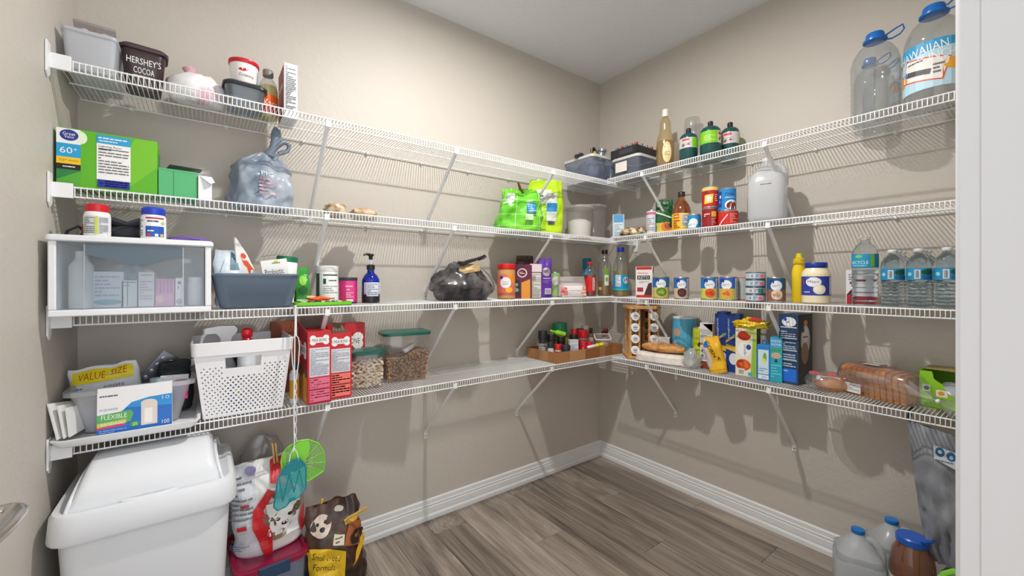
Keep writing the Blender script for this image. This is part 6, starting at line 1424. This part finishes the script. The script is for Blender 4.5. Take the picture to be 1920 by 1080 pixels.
A.lines(-.032, .215, .03, .245, 3, (190, 206, 224), .5, 2).lines(-.032, .16, .03, .195, 4, (190, 206, 224), .5, 5).lines(-.032, .108, .03, .14, 3, (190, 206, 224), .5, 8).lines(-.032, .078, .03, .098, 2, (190, 206, 224), .5, 9)
A2 = Art().rect(-.07, 0, .07, .318, (46, 44, 48)).ell(-.0, .2, .046, .07, (206, 196, 186)).ell(-.006, .14, .036, .05, (150, 116, 90)).ell(0, .225, .034, .035, (230, 230, 232)).text('elbows', 0, .215, .05, .012, (70, 70, 80)).ell(-.026, .25, .013, .014, (40, 70, 130)).ell(.0, .28, .02, .012, (206, 150, 70))
carton('dark_pasta_box', 'tall dark blue pasta box with printed side and oval picture', 'box', (-.13, -1.305, Z4), .078, .145, .32, (38, 60, 96), A, right=A2, rz=-94)

# bread
BREAD = mottled((150, 86, 44), (206, 142, 84), 10, .7, .5, (1, 1, 1), 5)
o = thing('bagel_bag', 'clear bag of round buns with red and white print', 'bag', (-.185, -1.438, Z4), -80)
bu = MB()
MB().lathe([(.02, .004), (.05, .006), (.062, .022), (.06, .04), (.045, .058), (.018, .066), (0, .066)], 20, c=(.018, 0, 0)).build('bun', BREAD, o)
rock(61, .078, .066, .046, .1, film(226, 228, 232, .12, .08, .4), 'clear_film', o, freq=14)
Art().rect(-.03, .05, .05, .072, (226, 228, 236)).text('GIANT', .012, .061, .06, .014, (60, 80, 150)).blobs(-.06, .07, .05, .095, 9, .011, [(196, 40, 50), (150, 30, 44)]).blobs(-.02, .03, .03, .05, 5, .009, [(206, 60, 60)]).build(lambda x, y, l: (x, -.056 + y * .36 - l, y * .72 + .012), o, 'film_print')
o = thing('bread_bag', 'loaf of sliced brown bread in a clear twisted bag', 'bread', (-.155, -1.605, Z4), -110)
NS = 11
sec = [(-.052, 0), (.052, 0), (.055, .055), (.066, .082), (.058, .112), (.03, .122), (-.03, .122), (-.058, .112), (-.066, .082), (-.055, .055)]
for i in range(NS):
    x0 = -.105 + i * .0205
    sc_ = 1 - .035 * max(0, i - 7)
    vs = [(x0, y * sc_, z * sc_ + .001) for y, z in sec] + [(x0 + .0195, y * sc_, z * sc_ + .001) for y, z in sec]
    n = len(sec)
    MB().add(vs, [tuple(range(n)), tuple(range(n, 2 * n))] + [(k, (k + 1) % n, n + (k + 1) % n, n + k) for k in range(n)]).build('slice', BREAD, o, bevel=.003)
FILM = film(232, 234, 236, .10, .08, .5)
m = MB(); vs = []; fs = []; N = 22
rings_ = [(-.125, .55), (-.118, .95), (-.1, 1.06), (-.03, 1.07), (.06, 1.06), (.115, 1.0), (.14, .8), (.165, .5), (.19, .2), (.205, .10), (.22, .22), (.245, .40), (.265, .5)]
for x, s in rings_:
    for k in range(N):
        a = 2 * PI * k / N
        wv = 1 + .10 * noise.noise(Vector((x * 22, math.cos(a) * 2, math.sin(a) * 2)))
        dz = 0 if x < .12 else -(x - .12) * .25
        vs.append((x, -(.07 * s * wv) * math.cos(a) - (max(0, x - .12) * .35), max(.0005, .062 + .066 * s * wv * math.sin(a) + dz)))
for i in range(len(rings_) - 1):
    for k in range(N):
        a, b2 = i * N + k, i * N + (k + 1) % N; fs.append((a, b2, b2 + N, a + N))
m.add(vs, fs).build('clear_bag', FILM, o, angle=70)
MB().lathe([(.007, -.006), (.009, 0), (.007, .006)], 8, M=Matrix.Translation((.205, -.03, .042)) @ Matrix.Rotation(R(90), 4, 'Y')).build('twist_tie', C(230, 232, 234, .4), o)
Art().rect(-.10, .012, -.02, .05, (226, 226, 226)).lines(-.097, .015, -.024, .047, 5, (150, 150, 154)).build(lambda x, y, l: (x, -.072 - l, y), o, 'paper_label')
Art().rect(-.04, -.03, .02, .03, (226, 222, 228)).blobs(.0, -.03, .07, .03, 7, .012, [(150, 40, 60), (90, 60, 120)]).build(lambda x, y, l: (x, y, .131 + l), o, 'top_print')

# lime carton torn open with a clear bag inside
o = thing('torn_lime_box', 'lime green carton torn open at the front near the door frame', 'box', (-.098, -1.805, Z4), -92)
LB = C(136, 196, 22, .45)
w, d, h = .15, .17, .135
body = MB().box(-w/2, -d/2, 0, w/2, d/2, .003).box(-w/2, -d/2, 0, -w/2 + .002, d/2, h).box(w/2 - .002, -d/2, 0, w/2, d/2, h).box(-w/2, d/2 - .002, 0, w/2, d/2, h)
bo = body.build('box_body', LB, o, smooth=False)
MB().prism([(-w/2, 0), (w/2, 0), (w/2, .03), (.03, .034), (.0, .06), (-.012, .09), (-.035, .108), (-.04, h), (-w/2, h)], -d/2, -d/2 + .002).build('torn_front', LB, o, smooth=False)
MB().box(-w/2, -.02, h - .002, w/2, d/2, h).build('top_flap', C(170, 150, 90, .6), o, smooth=False)
Art().rect(-.066, .06, -.045, .085, (230, 234, 236)).ell(-.055, .072, .008, .008, (40, 60, 120)).rect(-.03, .045, .0, .07, (232, 226, 214)).ell(-.016, .058, .009, .008, (226, 150, 60)).text('fresh', -.02, .036, .04, .007, (70, 110, 20)).build(lambda x, y, l: (x, -d/2 - l, y), o, 'print')
rock(71, .055, .06, .05, .16, C(176, 180, 190, .22, bump=.6, bscale=30), 'inner_bag', o, freq=13)

# ================================================================== below the right shelves
o = thing('grey_plastic_bag', 'flat grey plastic bag hanging from the lowest right shelf', 'bag', (-.20, -1.76, 0), -90)
GP = mottled((112, 116, 124), (150, 154, 162), 9, .35, .5, (1, 1, .6), 5)
m = MB(); vs = []; fs = []; NX, NZ = 13, 22
for side in (0, 1):
    for j in range(NZ + 1):
        v = j / NZ
        for i in range(NX + 1):
            u = i / NX; z = .755 - .50 * v
            x = -.065 + .145 * u + .055 * v * (1 - u) - .0 * v
            thick = (.006 + .022 * math.sin(PI * u) * math.sin(PI * min(1, v * 1.15)) ** .5) * (1 - .5 * (v < .02))
            n = noise.noise(Vector((u * 4, v * 7, side * 5))) * .018 + noise.noise(Vector((u * 6 + v * 7, v * 11 - u * 5, side * 3))) * .026 * v
            y = (-thick if side == 0 else thick) + n
            vs.append((x, y, z - .03 * u * (1 - v)))
W_ = NX + 1; off2 = W_ * (NZ + 1)
for side in (0, 1):
    for j in range(NZ):
        for i in range(NX):
            a = side * off2 + j * W_ + i; fs.append((a, a + 1, a + W_ + 1, a + W_))
for j in range(NZ):
    for i in (0, NX):
        a = j * W_ + i; fs.append((a, a + W_, off2 + a + W_, off2 + a))
for i in range(NX): a = NZ * W_ + i; fs.append((a, a + 1, off2 + a + 1, off2 + a))
gb = m.add(vs, fs).build('bag_body', GP, o, angle=70)
MB().tube([(-.06, 0, .752), (-.055, .0, .785), (-.05, 0, .806)], .006, 6).tube([(.075, 0, .725), (.07, .0, .77), (.06, 0, .806)], .005, 6).build('handle', C(40, 40, 44, .5), o)
Art().poly([(.012, .69), (.072, .675), (.074, .615), (.014, .64)], (206, 214, 220)).ell(.029, .668, .012, .017, (30, 96, 150)).ell(.057, .66, .012, .017, (30, 100, 160)).ell(.029, .668, .005, .007, (200, 214, 224)).ell(.057, .657, .005, .007, (200, 214, 224)).text('family', .04, .637, .045, .008, (90, 110, 130), -.25).build(lambda x, y, l: (x, -.034 - l, y), gb, 'print')
MILK = film(232, 236, 240, .82, .25, .12)
gallon('front_water_gallon', 'front cloudy gallon jug with blue cap on the floor', -.265, -1.565, 0, -70, C(22, 118, 200, .3), .21, .298, .155, MILK)
gallon('rear_water_gallon', 'rear cloudy gallon jug with blue cap on the floor', -.085, -1.632, 0, -62, C(22, 118, 200, .3), .21, .305, .155, MILK)
o = lathe_bottle('tea_jug', 'big round jug of brown tea with a blue lid', 'jug', (-.22, -1.715, 0), [('jug_body', [(.06, 0), (.066, .006), (.067, .2), (.06, .26), (.045, .295), (.042, .31)], film(206, 150, 110, .3, .1, .3)), ('tea', [(0, .004), (.062, .006), (.063, .2), (.056, .258), (.042, .292), (0, .292)], film(150, 66, 30, .8, .1)), ('lid', [(.046, .3), (.048, .302), (.048, .322), (.044, .326), (0, .326)], C(26, 90, 190, .3)), ('label', [(.0675, .03), (.0675, .17)], C(232, 232, 232, .4))], rz=0)
MB().tube([(-.03, -.03, .325), (-.045, -.035, .335), (-.02, -.055, .338), (.02, -.055, .332), (.04, -.03, .32)], .005, 6).build('lid_handle', C(26, 84, 184, .3), o)
o = thing('dark_floor_bag', 'dark green-grey plastic bag on the floor by the door frame', 'bag', (-.17, -1.83, 0), -90)
rock(81, .07, .10, .14, .16, mottled((52, 56, 52), (120, 124, 118), 16, .3, .5), 'bag_body', o, freq=10)
o = thing('lime_scrubber', 'lime green looped scrubber at the lower right edge', 'scrubber', (-.34, -1.815, 0), -90)
MB().tube([(-.01, 0, .02), (-.02, 0, .12), (-.018, 0, .24), (.0, 0, .29), (.02, 0, .31), (.04, 0, .30)], [.009, .009, .010, .011, .011, .01], 8).box(-.03, -.02, 0, .04, .02, .02).build('loop', C(130, 206, 70, .4), o)
